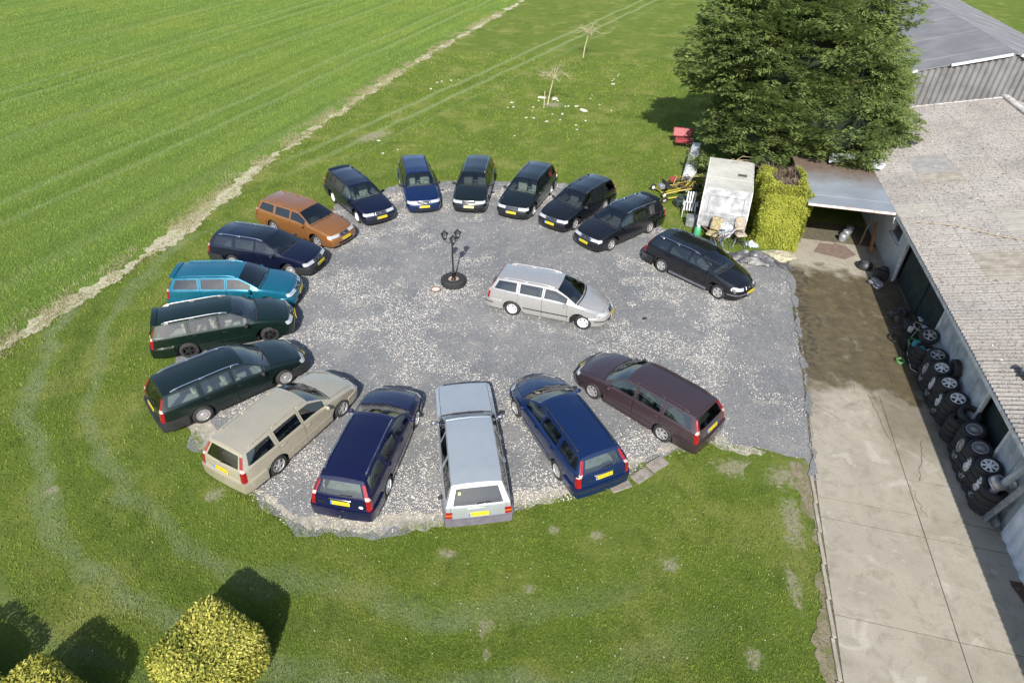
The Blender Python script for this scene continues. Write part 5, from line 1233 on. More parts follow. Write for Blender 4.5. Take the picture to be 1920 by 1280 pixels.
# pale lumps of stone scattered round the tree
MATS['chalk'] = mat('chalk_stone', (.62, .61, .55), .9, col2=(.40, .40, .34), vscale=9)
def rock_mesh(seed):
    q = random.Random(seed); b = MB(); n = 7; vs_ = [(math.cos(2 * math.pi * k / n) * q.uniform(.7, 1.2), math.sin(2 * math.pi * k / n) * q.uniform(.5, .9), 0) for k in range(n)]; v2 = [(x * q.uniform(.5, .8), y * q.uniform(.5, .8), q.uniform(.3, .5)) for x, y, z in vs_]
    return b.add(vs_ + v2, [tuple(range(n, 2 * n))] + [(k, (k + 1) % n, n + (k + 1) % n, n + k) for k in range(n)]).mesh('stone', MATS['chalk'], angle=25)
RK = [rock_mesh(k) for k in range(4)]
STONES = [(-.42, 46.25), (1.1, 45.4), (1.82, 47.6), (1.5, 46.9), (2.7, 47.4), (3.39, 45.68), (3.6, 45.75), (4.16, 45.74), (5.55, 48.68), (5.35, 47.7), (4.66, 44.82), (4.3, 45.9), (8.26, 54.53), (8.1, 54.0), (7.49, 51.67), (7.7, 53.1), (7.5, 52.6), (7.4, 55.1), (1.97, 42.36), (3.89, 41.75), (3.9, 40.9), (2.88, 42.75), (-.3, 45.3), (-.7, 45.1), (.6, 43.0), (1.1, 43.0), (3.1, 44.0), (2.4, 43.9), (4.6, 42.7), (1.0, 44.5), (6.6, 45.0), (5.9, 46.3), (-6.3, 50.93), (-6.0, 51.3), (-5.3, 51.6), (-6.27, 48.79), (-6.6, 49.2), (-4.71, 51.82), (-8.5, 38.0), (-8.1, 39.4), (-7.87, 35.93), (-7.1, 36.6), (-6.5, 34.2), (-.15, 39.44), (2.9, 47.0), (2.2, 48.0)]
for k, (x_, y_) in enumerate(STONES):
    s_ = rnd.uniform(.07, .16) if k not in (2, 4, 10) else .32
    o = objm('pale_stone', RK[k % 4], None, None, loc=(x_, y_, .0), rot=(0, 0, rnd.uniform(0, 6))); o.scale = (s_, s_, s_ * .7)
    zone = "beside the young bare tree" if -1 < x_ < 7 and y_ < 50 else ("in the short line right of the bare tree" if x_ > 7 else "near the mown lanes by the field edge")
    tag(o, "pale chalky stone lying in the grass " + zone, "stone", "pale stones on the lawn")
# small weed with pale flowers by the red seat
wd_ = thing('flowering_weed', "thin sapling with small pale leaves left of the white board", 'plant', (9.75, 33.9, 0)); sw = MB(); 
for k in range(5): sw.tube([(0, 0, 0), (rnd.uniform(-.2, .1), rnd.uniform(-.1, .3), .7), (rnd.uniform(-.5, .1), rnd.uniform(0, .5), 1.5)], [.014, .01, .004], 4)
sw.build('stems', MATS['wood'], wd_); P = rng.normal(0, .22, (260, 3)) + np.array([-.15, .15, 1.0]) + np.linspace(-.5, .6, 260)[:, None] * np.array([-.3, .4, .8]); bush_leaves(P, rand_unit(260), .06, leaf_mat('pale_leaves', [(.2, (.12, .2, .06)), (1, (.45, .5, .35))]), 'leaves', wd_)
# ------------------------------------------------------------------ box trailer
t = NT('weathered_trailer'); c = t.ramp(t.noise(.9, 4), [(.3, (.40, .40, .365)), (.7, (.54, .54, .49))]); c = t.mix(t.ramp(t.noise(3.2, 6, .7), [(.5, 0.0), (.72, .7)]), c, (.33, .34, .33)); c = t.mix(t.ramp(t.noise(6, 5, .7), [(.60, 0.0), (.7, .7)]), c, (.20, .20, .17))
t.color(c); t.b.inputs["Roughness"].default_value = .7; MATS['trailer'] = t.m; MATS['trailer_grey'] = mat('trailer_front', (.20, .21, .225), .7, col2=(.36, .37, .385), vscale=3.5)
tr = thing('box_trailer', "weathered pale grey box trailer with sloping front, between the junk and the yellow hedge", 'trailer', (10.15, 28.45, 0), -R(17))
W2 = 1.06; F0, F1, BK = -2.05, -1.35, 2.35
prof = [(F0, .45), (F0, 1.0), (F1, 2.08), (BK, 2.12), (BK, .45)]
def pan(p, q, nm, mt, inset=0.0, x0=-W2, x1=W2, th=.03, lift=0.0):
    a = Vector((0, *p)); b = Vector((0, *q)); d = (b - a).normalized(); n_ = Vector((0, -d.z, d.y)); a += d * inset; b -= d * inset; a += n_ * lift; b += n_ * lift
    V = [Vector((x0 + inset, a.y, a.z)), Vector((x1 - inset, a.y, a.z)), Vector((x1 - inset, b.y, b.z)), Vector((x0 + inset, b.y, b.z))]; V2 = [v - n_ * th for v in V]
    return MB().add(V + V2, [(0, 1, 2, 3), (7, 6, 5, 4), (0, 4, 5, 1), (1, 5, 6, 2), (2, 6, 7, 3), (3, 7, 4, 0)]).build(nm, mt, tr, smooth=False)
pan(prof[0], prof[1], 'front_panel', MATS['trailer_grey']); pan(prof[1], prof[2], 'sloping_front', MATS['trailer_grey']); pan(prof[2], prof[3], 'roof_panel', MATS['trailer']); pan(prof[4], prof[3], 'rear_panel', MATS['trailer_grey'])
# raised rib frame on the sloping front
p_, q_ = Vector((0, *prof[1])), Vector((0, *prof[2])); sl2 = MB()
def on(sx, f): v = p_ + (q_ - p_) * f; return Vector((sx, v.y - .02, v.z + .012))
for a_, b_ in (((-.75, .12), (.80, .12)), ((-.75, .12), (-.75, .72)), ((-.75, .72), (.80, .72)), ((.80, .12), (.80, .72))): sl2.tube([on(*a_), on(*b_)], .018, 4)
sl2.build('window_rib', MATS['trailer_grey'], tr)
for sg in (-1, 1):
    vs_ = [(sg * W2, *p) for p in prof]; vs2_ = [(sg * (W2 - .03), *p) for p in prof]; b = MB().add(vs_ + vs2_, [tuple(range(5)) if sg < 0 else tuple(range(4, -1, -1)), tuple(range(9, 4, -1)) if sg < 0 else tuple(range(5, 10))]); b.build('side_panel', MATS['trailer'], tr, smooth=False)
    e_ = MB().tube([Vector((sg * W2, *p)) for p in prof[:4]], .022, 5); e_.build('edge_trim', MATS['white_trim'], tr)
    wv_ = objm('wheel', HUB, tr, loc=(sg * .98, .5, .31), rot=(0, 0, 0 if sg > 0 else math.pi)); objm('tyre', TYRE, wv_); objm('rim', rim('cover'), wv_)
for y_ in (-.1,): MB().box((0, y_, 2.10 + .01 * (y_ + 1)), (2.1, .035, .02)).build('roof_seam', MATS['trailer'], tr)
MB().box((.55, .4, 2.125), (.42, .34, .03), bev=.01).build('roof_vent', MATS['moss'], tr)
MB().box((0, .15, .40), (1.9, 4.2, .10)).tube([(-.8, -2.0, .4), (0, -3.0, .42), (.8, -2.0, .4)], .04, 6).tube([(0, -3.0, .42), (0, -3.25, .44)], .05, 6).build('chassis', MATS['rust'], tr)

# ------------------------------------------------------------------ junk round the trailer
MATS['yellow'] = mat('yellow_frame', (.42, .34, .04), .5, var=.15, vscale=8); MATS['red_metal'] = mat('red_metal', (.26, .04, .05), .5, var=.2, vscale=7); MATS['white_plastic'] = mat('white_plastic', (.50, .52, .53), .5, var=.1, vscale=6)
MATS['green_plastic'] = mat('green_plastic', (.06, .32, .16), .4); MATS['turq'] = mat('turquoise_plastic', (.02, .22, .24), .45); MATS['tan_fabric'] = mat('tan_fabric', (.36, .31, .25), .9, var=.2, vscale=10, bump=.3, bscale=60); MATS['blue_tarp'] = mat('blue_grey_tarp', (.16, .22, .26), .6, col2=(.45, .50, .52), vscale=7)
def small_wheel(parent, x, y, z, rad=.17, tilt=0.0, rz=0.0):
    o = MB().lathe([(rad * .55, -.04), (rad * .8, -.055), (rad, -.03), (rad, .03), (rad * .8, .055), (rad * .55, .04)], 16, axis='Y', closed=True).build('wheel', MATS['rubber'], parent, loc=(x, y, z), rot=(tilt, 0, rz))
    MB().lathe([(0, .03), (rad * .5, .035), (rad * .55, .0), (rad * .5, -.035), (0, -.03)], 14, axis='Y').build('hub', MATS['alloy_white'], o); return o
kt = thing('go_kart', "old go kart with yellow tube frame and small white hubbed wheels on the grass", 'go kart', (8.1, 31.4, 0), R(24))
fr_ = MB()
for y_ in (-.28, .28): fr_.tube([(-.65, y_, .20), (.0, y_ * 1.2, .26), (.75, y_ * .8, .22), (1.15, y_ * .5, .42)], .032, 6)
for x_ in (-.6, -.1, .5): fr_.tube([(x_, -.33, .22), (x_, .33, .22)], .028, 6)
fr_.tube([(.2, .0, .25), (.5, .15, .75), (.55, -.1, .85)], .02, 6); fr_.build('frame', MATS['yellow'], kt)
for x_, y_, a in ((-.62, -.52, 0), (-.62, .52, 0), (.75, -.48, .4), (.75, .50, .4)): small_wheel(kt, x_, y_, .18, .18, 0, a)
MB().box((-.1, 0, .34), (.45, .4, .07), bev=.02).box((-.32, 0, .55), (.08, .4, .45), ry=R(-15), bev=.02).build('seat', MATS['plastic'], kt); MB().box((-.5, 0, .42), (.3, .34, .26), bev=.04).build('engine', MATS['steel'], kt)
k2 = thing('pedal_kart', "yellow barred pedal kart lying next to the trailer wall, nearer the cars", 'kart', (8.25, 30.35, 0), R(5))
f2 = MB(); f2.tube([(-.7, -.1, .15), (.3, .0, .25), (1.3, .05, .3)], .035, 6).tube([(-.6, .35, .2), (.2, .3, .42), (.9, .35, .5)], .03, 6).tube([(-.6, -.1, .2), (-.6, .35, .2)], .03, 6); f2.build('frame', MATS['yellow'], k2)
small_wheel(k2, -.65, -.28, .19, .19, R(25), .3); small_wheel(k2, .55, .5, .45, .17, R(60), .5)
rb_ = thing('rubbish_heap', "tangled heap of scrap, bars and broken branches left of the trailer", 'scrap', (8.9, 31.9, 0)); hp = MB(); h2 = MB(); h3 = MB()
for k in range(34):
    a = rnd.uniform(0, 6.28); x0, y0 = rnd.gauss(0, .45), rnd.gauss(0, .35); L = rnd.uniform(.3, .9); z0 = rnd.uniform(.05, .6)
    (hp if k % 3 else h2).tube([(x0, y0, z0), (x0 + math.cos(a) * L * .5, y0 + math.sin(a) * L * .5, z0 + rnd.uniform(0, .2)), (x0 + math.cos(a) * L, y0 + math.sin(a) * L, max(.03, z0 + rnd.uniform(-.3, .2)))], rnd.uniform(.010, .024), 5)
for k in range(9): h3.box((rnd.gauss(0, .45), rnd.gauss(0, .35), rnd.uniform(.08, .45)), (rnd.uniform(.15, .45), rnd.uniform(.12, .3), rnd.uniform(.05, .2)), rz=rnd.uniform(0, 3), rx=rnd.uniform(-.5, .5), bev=.02)
hp.build('bars', MATS['rust'], rb_); h2.build('yellow_bars', MATS['yellow'], rb_); h3.build('boxes', MATS['plastic'], rb_); MB().box((-.45, .1, .5), (.5, .35, .04), rz=.4, rx=.4, bev=.01).build('red_plate', MATS['red_metal'], rb_); small_wheel(rb_, .25, .2, .55, .19, R(75)); small_wheel(rb_, -.9, -.1, .25, .14, R(30))
rs = thing('red_seat', "faded red padded bench seat standing in the tree shade", 'seat', (10.35, 38.6, 0), R(-8)); MB().box((0, -.35, .38), (1.15, .62, .20), bev=.05).build('cushion', MATS['red_metal'], rs); MB().box((-.12, .15, .72), (1.2, .16, .55), rx=R(-20), bev=.05).build('backrest', MATS['red_metal'], rs)
for x_ in (-.5, .5): MB().box((x_, -.2, .15), (.06, .6, .3)).build('leg', MATS['plastic'], rs)
tag(MB().add([(10.35, 36.5, .9), (9.55, 33.6, .35), (9.0, 32.6, .28), (9.35, 32.3, .28), (9.95, 33.3, .35), (10.75, 36.3, .95)], [(0, 1, 2, 5), (5, 2, 3, 4)]).add([(10.35, 36.5, .87), (9.55, 33.6, .32), (9.0, 32.6, .25), (9.35, 32.3, .25), (9.95, 33.3, .32), (10.75, 36.3, .92)], [(5, 2, 1, 0), (4, 3, 2, 5)]).build('surf_shaped_board', MATS['white_plastic'], smooth=True), "long bent white plastic board lying over the junk behind the trailer", "board")
bn = thing('plastic_chair', "white slatted plastic garden chair tipped against the trailer side", 'chair', (8.6, 28.7, 0), R(-15))
for k in range(5): MB().box((-.26 + k * .13, 0, .50), (.075, .62, .02), rx=R(20), bev=.006).build('slat', MATS['white_plastic'], bn)
for k in range(4): MB().box((-.18 + k * .12, .40, .80), (.07, .05, .55), rx=R(-25), bev=.006).build('back_slat', MATS['white_plastic'], bn)
for x_, y_ in ((-.3, -.28), (.3, -.28), (-.3, .28), (.3, .28)): MB().tube([(x_, y_, 0), (x_ * .95, y_, .5)], .022, 6).build('leg', MATS['white_plastic'], bn)
for x_ in (-.33, .33): MB().box((x_, 0, .66), (.05, .6, .03), bev=.01).build('armrest', MATS['white_plastic'], bn)
tag(MB().box((0, 0, .2), (.7, .45, .38), bev=.05).box((.05, .02, .46), (.5, .4, .1), rz=.4, bev=.03).build('dark_crate', MATS['dark_door'], None, loc=(8.45, 29.8, 0), rot=(0, 0, .3)), "dark green plastic crate in the trailer's shade behind the white chair", "crate")
tag(MB().box((0, 0, .22), (.55, .5, .42), bev=.04).box((0, .0, .47), (.58, .53, .06), bev=.02).build('dark_bin', MATS['steel'], None, loc=(8.5, 27.6, 0), rot=(0, 0, -.2)), "grey lidded box in the grass at the trailer's front left corner", "box")
gb = thing('green_bottle', "small bright green gas bottle beside the trailer drawbar", 'gas bottle', (8.55, 26.55, 0)); MB().lathe([(0, 0), (.15, 0), (.16, .05), (.16, .38), (.12, .46), (.05, .50), (0, .50)], 16).build('tank', MATS['green_plastic'], gb); MB().lathe([(.08, .48), (.08, .58), (.06, .58)], 12).build('collar', MATS['white_plastic'], gb)
# wrecked office chairs and bicycles in front of the trailer
def chair(x, y, rz, label, mt):
    o = thing('worn_chair', label, 'chair', (x, y, 0), rz); MB().box((0, 0, .46), (.50, .50, .12), bev=.05).build('seat', mt, o); MB().box((0, .27, .85), (.48, .12, .62), rx=R(-12), bev=.08).build('backrest', mt, o); MB().tube([(0, 0, .1), (0, 0, .42)], .03, 8).build('column', MATS['chrome'], o)
    for k in range(5): a = k * 1.2566; MB().tube([(0, 0, .12), (math.cos(a) * .3, math.sin(a) * .3, .06)], .02, 5).build('leg', MATS['plastic'], o)
    return o
chair(10.35, 25.95, R(8), "tan fabric swivel chair with rounded back in front of the trailer", MATS['tan_fabric'])
chair(9.05, 25.95, R(-35), "straw coloured worn chair tilted against the trailer nose", mat('straw_fabric', (.42, .36, .20), .9, col2=(.20, .17, .10), vscale=8))
bk = thing('old_bicycle', "old grey bicycle lying against the trailer nose between the two chairs", 'bicycle', (9.7, 25.75, 0), R(12))
for x_ in (-.52, .52):
    wl = MB().lathe([(.30, -.015), (.325, -.015), (.33, 0), (.325, .015), (.30, .015)], 24, axis='Y', closed=True).build('wheel', MATS['rubber'], bk, loc=(x_, 0, .33), rot=(R(-12), 0, 0)); s_ = MB()
    for k in range(12): a = k * math.pi / 6; s_.tube([(0, 0, 0), (math.cos(a) * .30, 0, math.sin(a) * .30)], .004, 3)
    s_.build('spokes', MATS['chrome'], wl)
MB().tube([(-.52, 0, .33), (-.1, .0, .30), (.35, .03, .75), (.52, 0, .33)], .018, 6).tube([(-.1, 0, .30), (-.22, .03, .80)], .018, 6).tube([(-.52, 0, .33), (-.2, .02, .68), (.35, .03, .72)], .016, 6).tube([(.35, .03, .72), (.33, .04, .95)], .014, 6).tube([(.2, -.22, .97), (.38, -.1, .98), (.38, .18, .98), (.2, .30, .97)], .014, 6).build('frame', MATS['chrome'], bk)
MB().box((-.23, .03, .84), (.26, .14, .06), bev=.025).build('saddle', MATS['white_plastic'], bk)
tag(MB().lathe([(0, .0), (.36, .0), (.38, .04), (.36, .06), (0, .06)], 24).build('round_table_top', MATS['steel'], None, loc=(9.7, 26.15, .55), rot=(R(62), 0, R(5))), "round grey table top leaning against the trailer nose", "table top")
fm = MB(); 
for k in range(10): a = rnd.uniform(0, 3.1); x0 = rnd.uniform(-.9, .9); fm.tube([(x0, rnd.uniform(-.1, .1), .04), (x0 + rnd.uniform(-.2, .2), .15, rnd.uniform(.2, .6)), (x0 + rnd.uniform(-.4, .4), .3, rnd.uniform(.1, .5))], .014, 5)
tag(fm.build('bent_frames', MATS['chrome'], None, loc=(9.75, 25.35, 0), rot=(0, 0, R(10))), "tangle of bent shiny metal tubing lying in the grass before the chairs", "tubing")
def crumple(name, x, y, sx, sy, h, mt, label, cat, seed, rz=0, n=26):
    q = np.random.default_rng(seed); u = np.linspace(-1, 1, n); X, Y = np.meshgrid(u, u); Rd = np.hypot(X, Y)
    Z = np.clip(1 - Rd ** 1.6, 0, 1) * h * (.35 + .9 * vnoise(X * 3 + 20, Y * 3 + 20, 1.0, seed)) + .16 * h * np.abs(np.sin(7 * vnoise(X * 2 + 9, Y * 2 + 9, 1.3, seed + 2))) * (Rd < 1.05); k = 1 + .25 * (vnoise(X * 2 + 5, Y * 2 + 5, 1, seed + 5) - .5)
    vs_ = [(X[i, j] * sx * k[i, j], Y[i, j] * sy * k[i, j], Z[i, j] + .02) for i in range(n) for j in range(n)]; fs_ = [(i * n + j, i * n + j + 1, (i + 1) * n + j + 1, (i + 1) * n + j) for i in range(n - 1) for j in range(n - 1) if Rd[i, j] < 1.02]
    return tag(MB().add(vs_, fs_).build(name, mt, None, loc=(x, y, 0), rot=(0, 0, rz), angle=22), label, cat)
crumple('crumpled_tarp', 10.95, 25.75, .38, .32, .30, MATS['blue_tarp'], "crumpled blue grey tarpaulin at the foot of the yellow hedge", "tarpaulin", 4, .3)
MATS['black_sheet'] = mat('black_sheeting', (.035, .036, .042), .45, col2=(.11, .11, .12), vscale=6)
crumple('black_sheeting', 10.55, 24.35, 1.15, .48, .42, MATS['black_sheet'], "long crumpled heap of black plastic sheeting beside the lone black car", "sheeting", 9, R(-14))
crumple('black_sheeting', 11.7, 23.95, .62, .22, .14, MATS['black_sheet'], "small flat strip of black plastic sheeting reaching towards the concrete", "sheeting", 13, R(-40))
tag(crumple('earth_heap', 11.7, 24.75, 1.0, .55, .22, MATS['soil'], "low heap of pale earth and roots in front of the yellow hedge", "earth", 17, .2), group=None)
for k, (x_, y_) in enumerate([(4.58, 19.6), (-2.3, 10.9)]): tag(MB().add([tuple(v) for v in [(0, 0, .02), (.14, .02, .03), (.18, .10, .05), (.06, .13, .07), (-.03, .07, .03)]], [(0, 1, 2, 3, 4)]).build('debris', MATS['plastic'], None, loc=(x_ + .4, y_, 0)), ["small dark scrap on the gravel right of the silver car", "small dark scrap on the gravel left of the boxy silver car"][k], "debris")

# ------------------------------------------------------------------ lamp post standing in a tractor tyre
MATS['lamp_black'] = mat('lamp_black', (.012, .013, .014), .35, coat=.4); MATS['lamp_glass'] = glass_mat('lantern_glass', (.8, .85, .85), .1)
lx, ly = -2.45, 21.86
ty = thing('tractor_tyre', "big dark tractor tyre lying flat on the gravel round the lamp post foot", 'tyre', (lx, ly - .02, 0)); H_ = .30
MB().lathe([(.24, .03), (.30, .0), (.44, .01), (.50, .06), (.515, .16), (.50, .26), (.44, .31), (.32, .32), (.24, .29), (.22, .24), (.22, .08)], 40, closed=True).build('tyre', MATS['rubber'], ty)
tk = MB()
for k in range(36): a = k * math.pi / 18; tk.box((math.cos(a) * .512, math.sin(a) * .512, .09 + .14 * (k % 2)), (.02, .05, .12), rz=a, bev=.005)
tk.build('tread_lugs', MATS['rubber'], ty); MB().lathe([(0, .20), (.16, .20), (.225, .235), (.245, .29)], 28).build('rim_disc', mat('rusty_disc', (.50, .46, .42), .7, col2=(.25, .13, .07), vscale=6), ty)
lp = thing('lamp_post', "black ornamental lamp post with three lanterns standing in a tractor tyre", 'lamp post', (lx, ly, .20), R(15))
MB().lathe([(0, 0), (.10, 0), (.10, .06), (.065, .10), (.06, .32), (.075, .36), (.045, .42), (.036, .48), (.034, 1.2), (.045, 1.22), (.045, 1.26), (.03, 1.30), (.025, 1.78), (.05, 1.82), (.02, 1.88), (0, 1.90)], 14).build('pole', MATS['lamp_black'], lp)
for k in range(3):
    a = R(-90) + k * 2 * math.pi / 3; cx_, cy_ = math.cos(a) * .30, math.sin(a) * .30
    am = MB().tube([(0, 0, 1.76), (cx_ * .4, cy_ * .4, 1.66), (cx_ * .9, cy_ * .9, 1.70), (cx_, cy_, 1.80)], .014, 6).build('arm', MATS['lamp_black'], lp)
    ln = MB().lathe([(.0, 2.22), (.02, 2.20), (.03, 2.16), (.10, 2.10), (.155, 2.04), (.15, 2.02), (.12, 2.03)], 6, c=(cx_, cy_, 0)).lathe([(0, 1.79), (.06, 1.79), (.07, 1.82), (.05, 1.83), (0, 1.83)], 6, c=(cx_, cy_, 0)); 
    for j in range(6): b_ = j * math.pi / 3; ln.tube([(cx_ + math.cos(b_) * .065, cy_ + math.sin(b_) * .065, 1.82), (cx_ + math.cos(b_) * .13, cy_ + math.sin(b_) * .13, 2.03)], .006, 4)
    l_ = ln.build('lantern', MATS['lamp_black'], lp, angle=20); MB().lathe([(.058, 1.825), (.122, 2.028)], 6, c=(cx_, cy_, 0)).build('lantern_glass', MATS['lamp_glass'], l_, smooth=False)
hp_ = thing('hoop', "small rusty hoop lying on pale sand next to the tractor tyre", 'hoop', (lx - .68, ly - .55, 0)); MB().lathe([(.17, .05), (.20, .05), (.20, .09), (.17, .09)], 28, closed=True).build('ring', MATS['rust'], hp_); MB().lathe([(0, .055), (.17, .06)], 24).build('sand_fill', mat('pinkish_sand', (.55, .48, .45), .95, var=.15, vscale=20), hp_)
MATS['old_slab'] = mat('old_slab', (.27, .24, .22), .9, col2=(.18, .165, .145), vscale=7, bump=.3)
# concrete kerb slabs by the blue car and behind the silver one
for k, (x_, y_, w_, d_, rz, z_) in enumerate([(4.30, 12.35, .62, .36, .62, .02), (3.78, 11.92, .60, .34, .66, .01), (3.12, 11.55, .62, .34, .42, .0)]):
    tag(MB().box((0, 0, 0), (w_, d_, .08), bev=.012).build('kerb_slab', MATS['old_slab'], None, loc=(x_, y_, z_), rot=(0, 0, rz)), ["pinkish concrete slab at the gravel edge, farthest right of the row behind the royal blue car", "middle concrete slab of the row behind the royal blue car", "left concrete slab of the row, nearest the royal blue car's bumper"][k], "slab", "concrete edging slabs")

# ------------------------------------------------------------------ wheels and clutter along the shed wall
STY = ['five', 'multi', 'double', 'star', None, 'multi', 'multi', 'seven', None]
STK = [(2.66, .02, 5, 'five'), (1.98, -.03, 5, 'double'), (1.20, -.03, 5, 'double'), (.44, 0, 5, 'star'), (-.88, .06, 5, 'multi'), (-1.64, -.02, 5, 'multi'), (-2.34, .0, 5, 'seven'), (-.28, -.05, 4, None), (-3.02, -.02, 4, None), (3.30, -.12, 4, None)]
words = ["first counting from the green hose", "second from the green hose", "third from the green hose", "fourth from the green hose", "fifth from the green hose", "sixth from the green hose", "seventh, next to last by the grey beam", "short dark stack halfway along the wall", "last stack, by the grey beam", "stack hidden under the turquoise covers"]
def loose_wheel(loc, rot, style, label, group='wheels stacked along the shed wall'):
    o = thing('wheel', label, 'wheel', loc, 0, group); o.rotation_euler = rot
    objm('tyre', TYRE, o, None, rot=(R(90), 0, 0))
    if style: 
        r_ = objm('rim', rim(style), o, MATS['alloy_white'] if style in ('seven', 'double', 'star') else MATS['alloy'], rot=(R(90), 0, 0)); r_.location = (0, 0, .045)
        o2 = objm('backing', HUB, o, None, rot=(R(90), 0, 0))
    return o
for si, (u, v, n, sty) in enumerate(STK):   # n tyres high
    for k in range(n):
        p = UV(u + rnd.uniform(-.02, .02), v + rnd.uniform(-.02, .02), .034 + .10 + k * .205); top_ = k == n - 1
        tl_ = (R(90) * 0 + R(rnd.uniform(-2, 2)) + (R(10) if top_ and sty else 0), R(rnd.uniform(-2, 2)) - (R(14) if top_ and sty else 0), rnd.uniform(0, 6) if not top_ else 0)
        lv = ['bottom', 'second lowest', 'middle', 'second highest', 'topmost'][k]
        lab = (f"top wheel with {'bright' if sty in ('seven', 'double', 'star') else 'silver'} alloy rim, stack {words[si]}" if top_ and sty else f"{lv} dark tyre of the stack {words[si]}") if si < 7 else f"{lv} dark tyre of the {words[si]}"
        w_ = loose_wheel(p, tl_, sty if top_ else 'five', lab)
# wheels propped between the stacks, rims turned to the drive
for k, (u, v, z, sty) in enumerate([(2.32, -.22, .62, 'five'), (1.58, -.20, .60, 'double'), (.82, -.18, .55, 'star'), (-1.26, -.18, .62, 'multi'), (-2.0, -.20, .60, 'seven'), (-2.70, -.16, .62, 'double')]):
    for j in range(2):
        lw_ = loose_wheel(UV(u, v + .02 * j, z - .30 * j), (0, 0, 0), sty if not j else 'five', f"upright wheel wedged between stacks, {['nearest the hose', 'second from the hose', 'third from the hose', 'third from the beam', 'second from the beam', 'nearest the beam'][k]}, {'upper' if not j else 'lower'} one", 'wheels wedged between the stacks')
        lw_.rotation_euler = Vector((-.90, .42, .12 + .1 * j)).to_track_quat('Z', 'Y').to_euler()
loose_wheel(UV(3.75, .02, 1.02), (R(14), R(-22), .5), 'five', "dark alloy wheel lying aslant on the heap by the shed wall")
loose_wheel(UV(1.75, .22, 1.20), (R(80), 0, BROT + R(90)), None, "bare tyre standing against the shed wall above the stacks")
loose_wheel(UV(-.25, .12, 1.02), (R(18), R(-8), .2), None, "bare tyre lying flat on the short dark stack")
bare = thing('alloy_wheel', "bare silver wheel rim lying on the last tyre stack", 'rim', UV(-2.98, -.02, 1.05), 0); MB().lathe([(.205, -.1), (.19, -.08), (.16, -.06), (.15, .05), (.19, .09), (.205, .10), (.2, .11), (.18, .09), (.14, .05), (.14, -.06)], 28, closed=True).build('barrel', MATS['alloy'], bare); o = objm('rim_face', rim('cover'), bare, MATS['alloy'], rot=(R(90), 0, 0)); o.location = (0, 0, .02); bare.rotation_euler = (R(20), R(25), 0)
r2 = thing('alloy_wheel', "second bare silver rim leaning behind the first on the last stack", 'rim', UV(-2.98, .20, 1.10), 0); MB().lathe([(.205, -.1), (.17, -.07), (.16, .05), (.205, .10), (.18, .09), (.14, .05), (.14, -.06)], 28, closed=True).build('barrel', MATS['alloy'], r2); r2.rotation_euler = (R(10), R(65), .3)
# hoses, covers and small stuff at the dark doorway
def coil(name, u, v, z, rad, turns, r_, mt, label, tilt=(0, 0), tail=None, cat='hose'):
    pts = []; N_ = int(turns * 18)
    for k in range(N_): a = k * 2 * math.pi / 18; rr_ = rad * (1 + .06 * math.sin(a * .37 + k)); pts.append(Vector((rr_ * math.cos(a), rr_ * math.sin(a), .015 * k / 18 + .02 * math.sin(a * 1.3))))
    rt = Matrix.Rotation(tilt[0], 3, 'X') @ Matrix.Rotation(tilt[1], 3, 'Y'); c0 = Vector(UV(u, v, z)); P_ = [rt @ p + c0 for p in pts] + [Vector(UV(*q_)) for q_ in (tail or [])]
    return tag(MB().tube(P_, r_, 6).build(name, mt), label, cat)
MATS['hose_pale'] = mat('pale_hose', (.50, .46, .36), .6); MATS['hose_green'] = mat('green_hose', (.08, .26, .08), .5)
coil('garden_hose', 4.9, .12, .62, .19, 2.2, .013, MATS['hose_pale'], "pale hose coiled on the heap in the dark doorway", (R(20), R(10)), [(4.5, -.1, .6), (4.2, -.3, .5), (3.6, -.45, .3), (3.0, -.4, .08), (2.8, -.2, .06)])
coil('garden_hose', 3.35, -.66, .07, .14, 3.3, .013, MATS['hose_green'], "bright green hose coiled on the concrete at the shade's edge")
coil('garden_hose', 3.9, -.28, .55, .17, 3.5, .013, MATS['hose_green'], "darker green hose heaped on the covered bins", (R(12), 0))
coil('black_cable', 4.7, -.5, .10, .26, 2.5, .014, MATS['plastic'], "black cable coiled on the dark floor by the door", cat='cable')
for k, (u, v, z) in enumerate([(3.62, -.25, .70), (3.36, -.22, .66)]): tag(MB().lathe([(.0, .05), (.14, .04), (.18, 0), (.185, -.03), (.165, -.03), (.15, 0), (0, .02)], 24).build('bucket_lid', MATS['turq'], None, loc=UV(u, v, z), rot=(R(30), R(-24), 0)), ["turquoise round lid tilted on the heap, the upper one", "turquoise round lid tilted on the heap, the lower one"][k], "lid", "turquoise lids")
tag(MB().box((0, 0, .3), (.6, .5, .6), bev=.06).build('dark_bin', MATS['underbody'], None, loc=UV(3.55, -.15, .03), rot=(0, 0, BROT)), "dark bin under the turquoise lids", "bin")
tag(MB().box((0, 0, .25), (.8, .55, .5), bev=.05).build('dark_bin', MATS['underbody'], None, loc=UV(4.3, -.05, .03), rot=(0, 0, BROT)), "low dark bin in front of the open doorway", "bin")
tag(MB().box((0, 0, 0), (.16, .13, .012), bev=.004).build('white_card', MATS['paper'], None, loc=UV(3.28, .02, .74), rot=(R(12), 0, .4)), "white card lying on the heap by the first wheel stack", "card")
tag(MB().lathe([(0, 0), (.09, 0), (.10, .16), (.09, .17), (0, .17)], 16).build('white_pot', MATS['white_plastic'], None, loc=UV(4.72, -.18, .50)), "small round white pot left of the hoses", "pot")
tag(MB().lathe([(0, 0), (.08, 0), (.09, .05), (0, .06)], 16).build('white_dish', MATS['white_plastic'], None, loc=UV(4.75, .22, .72)), "round white dish beside the pale hose", "dish")
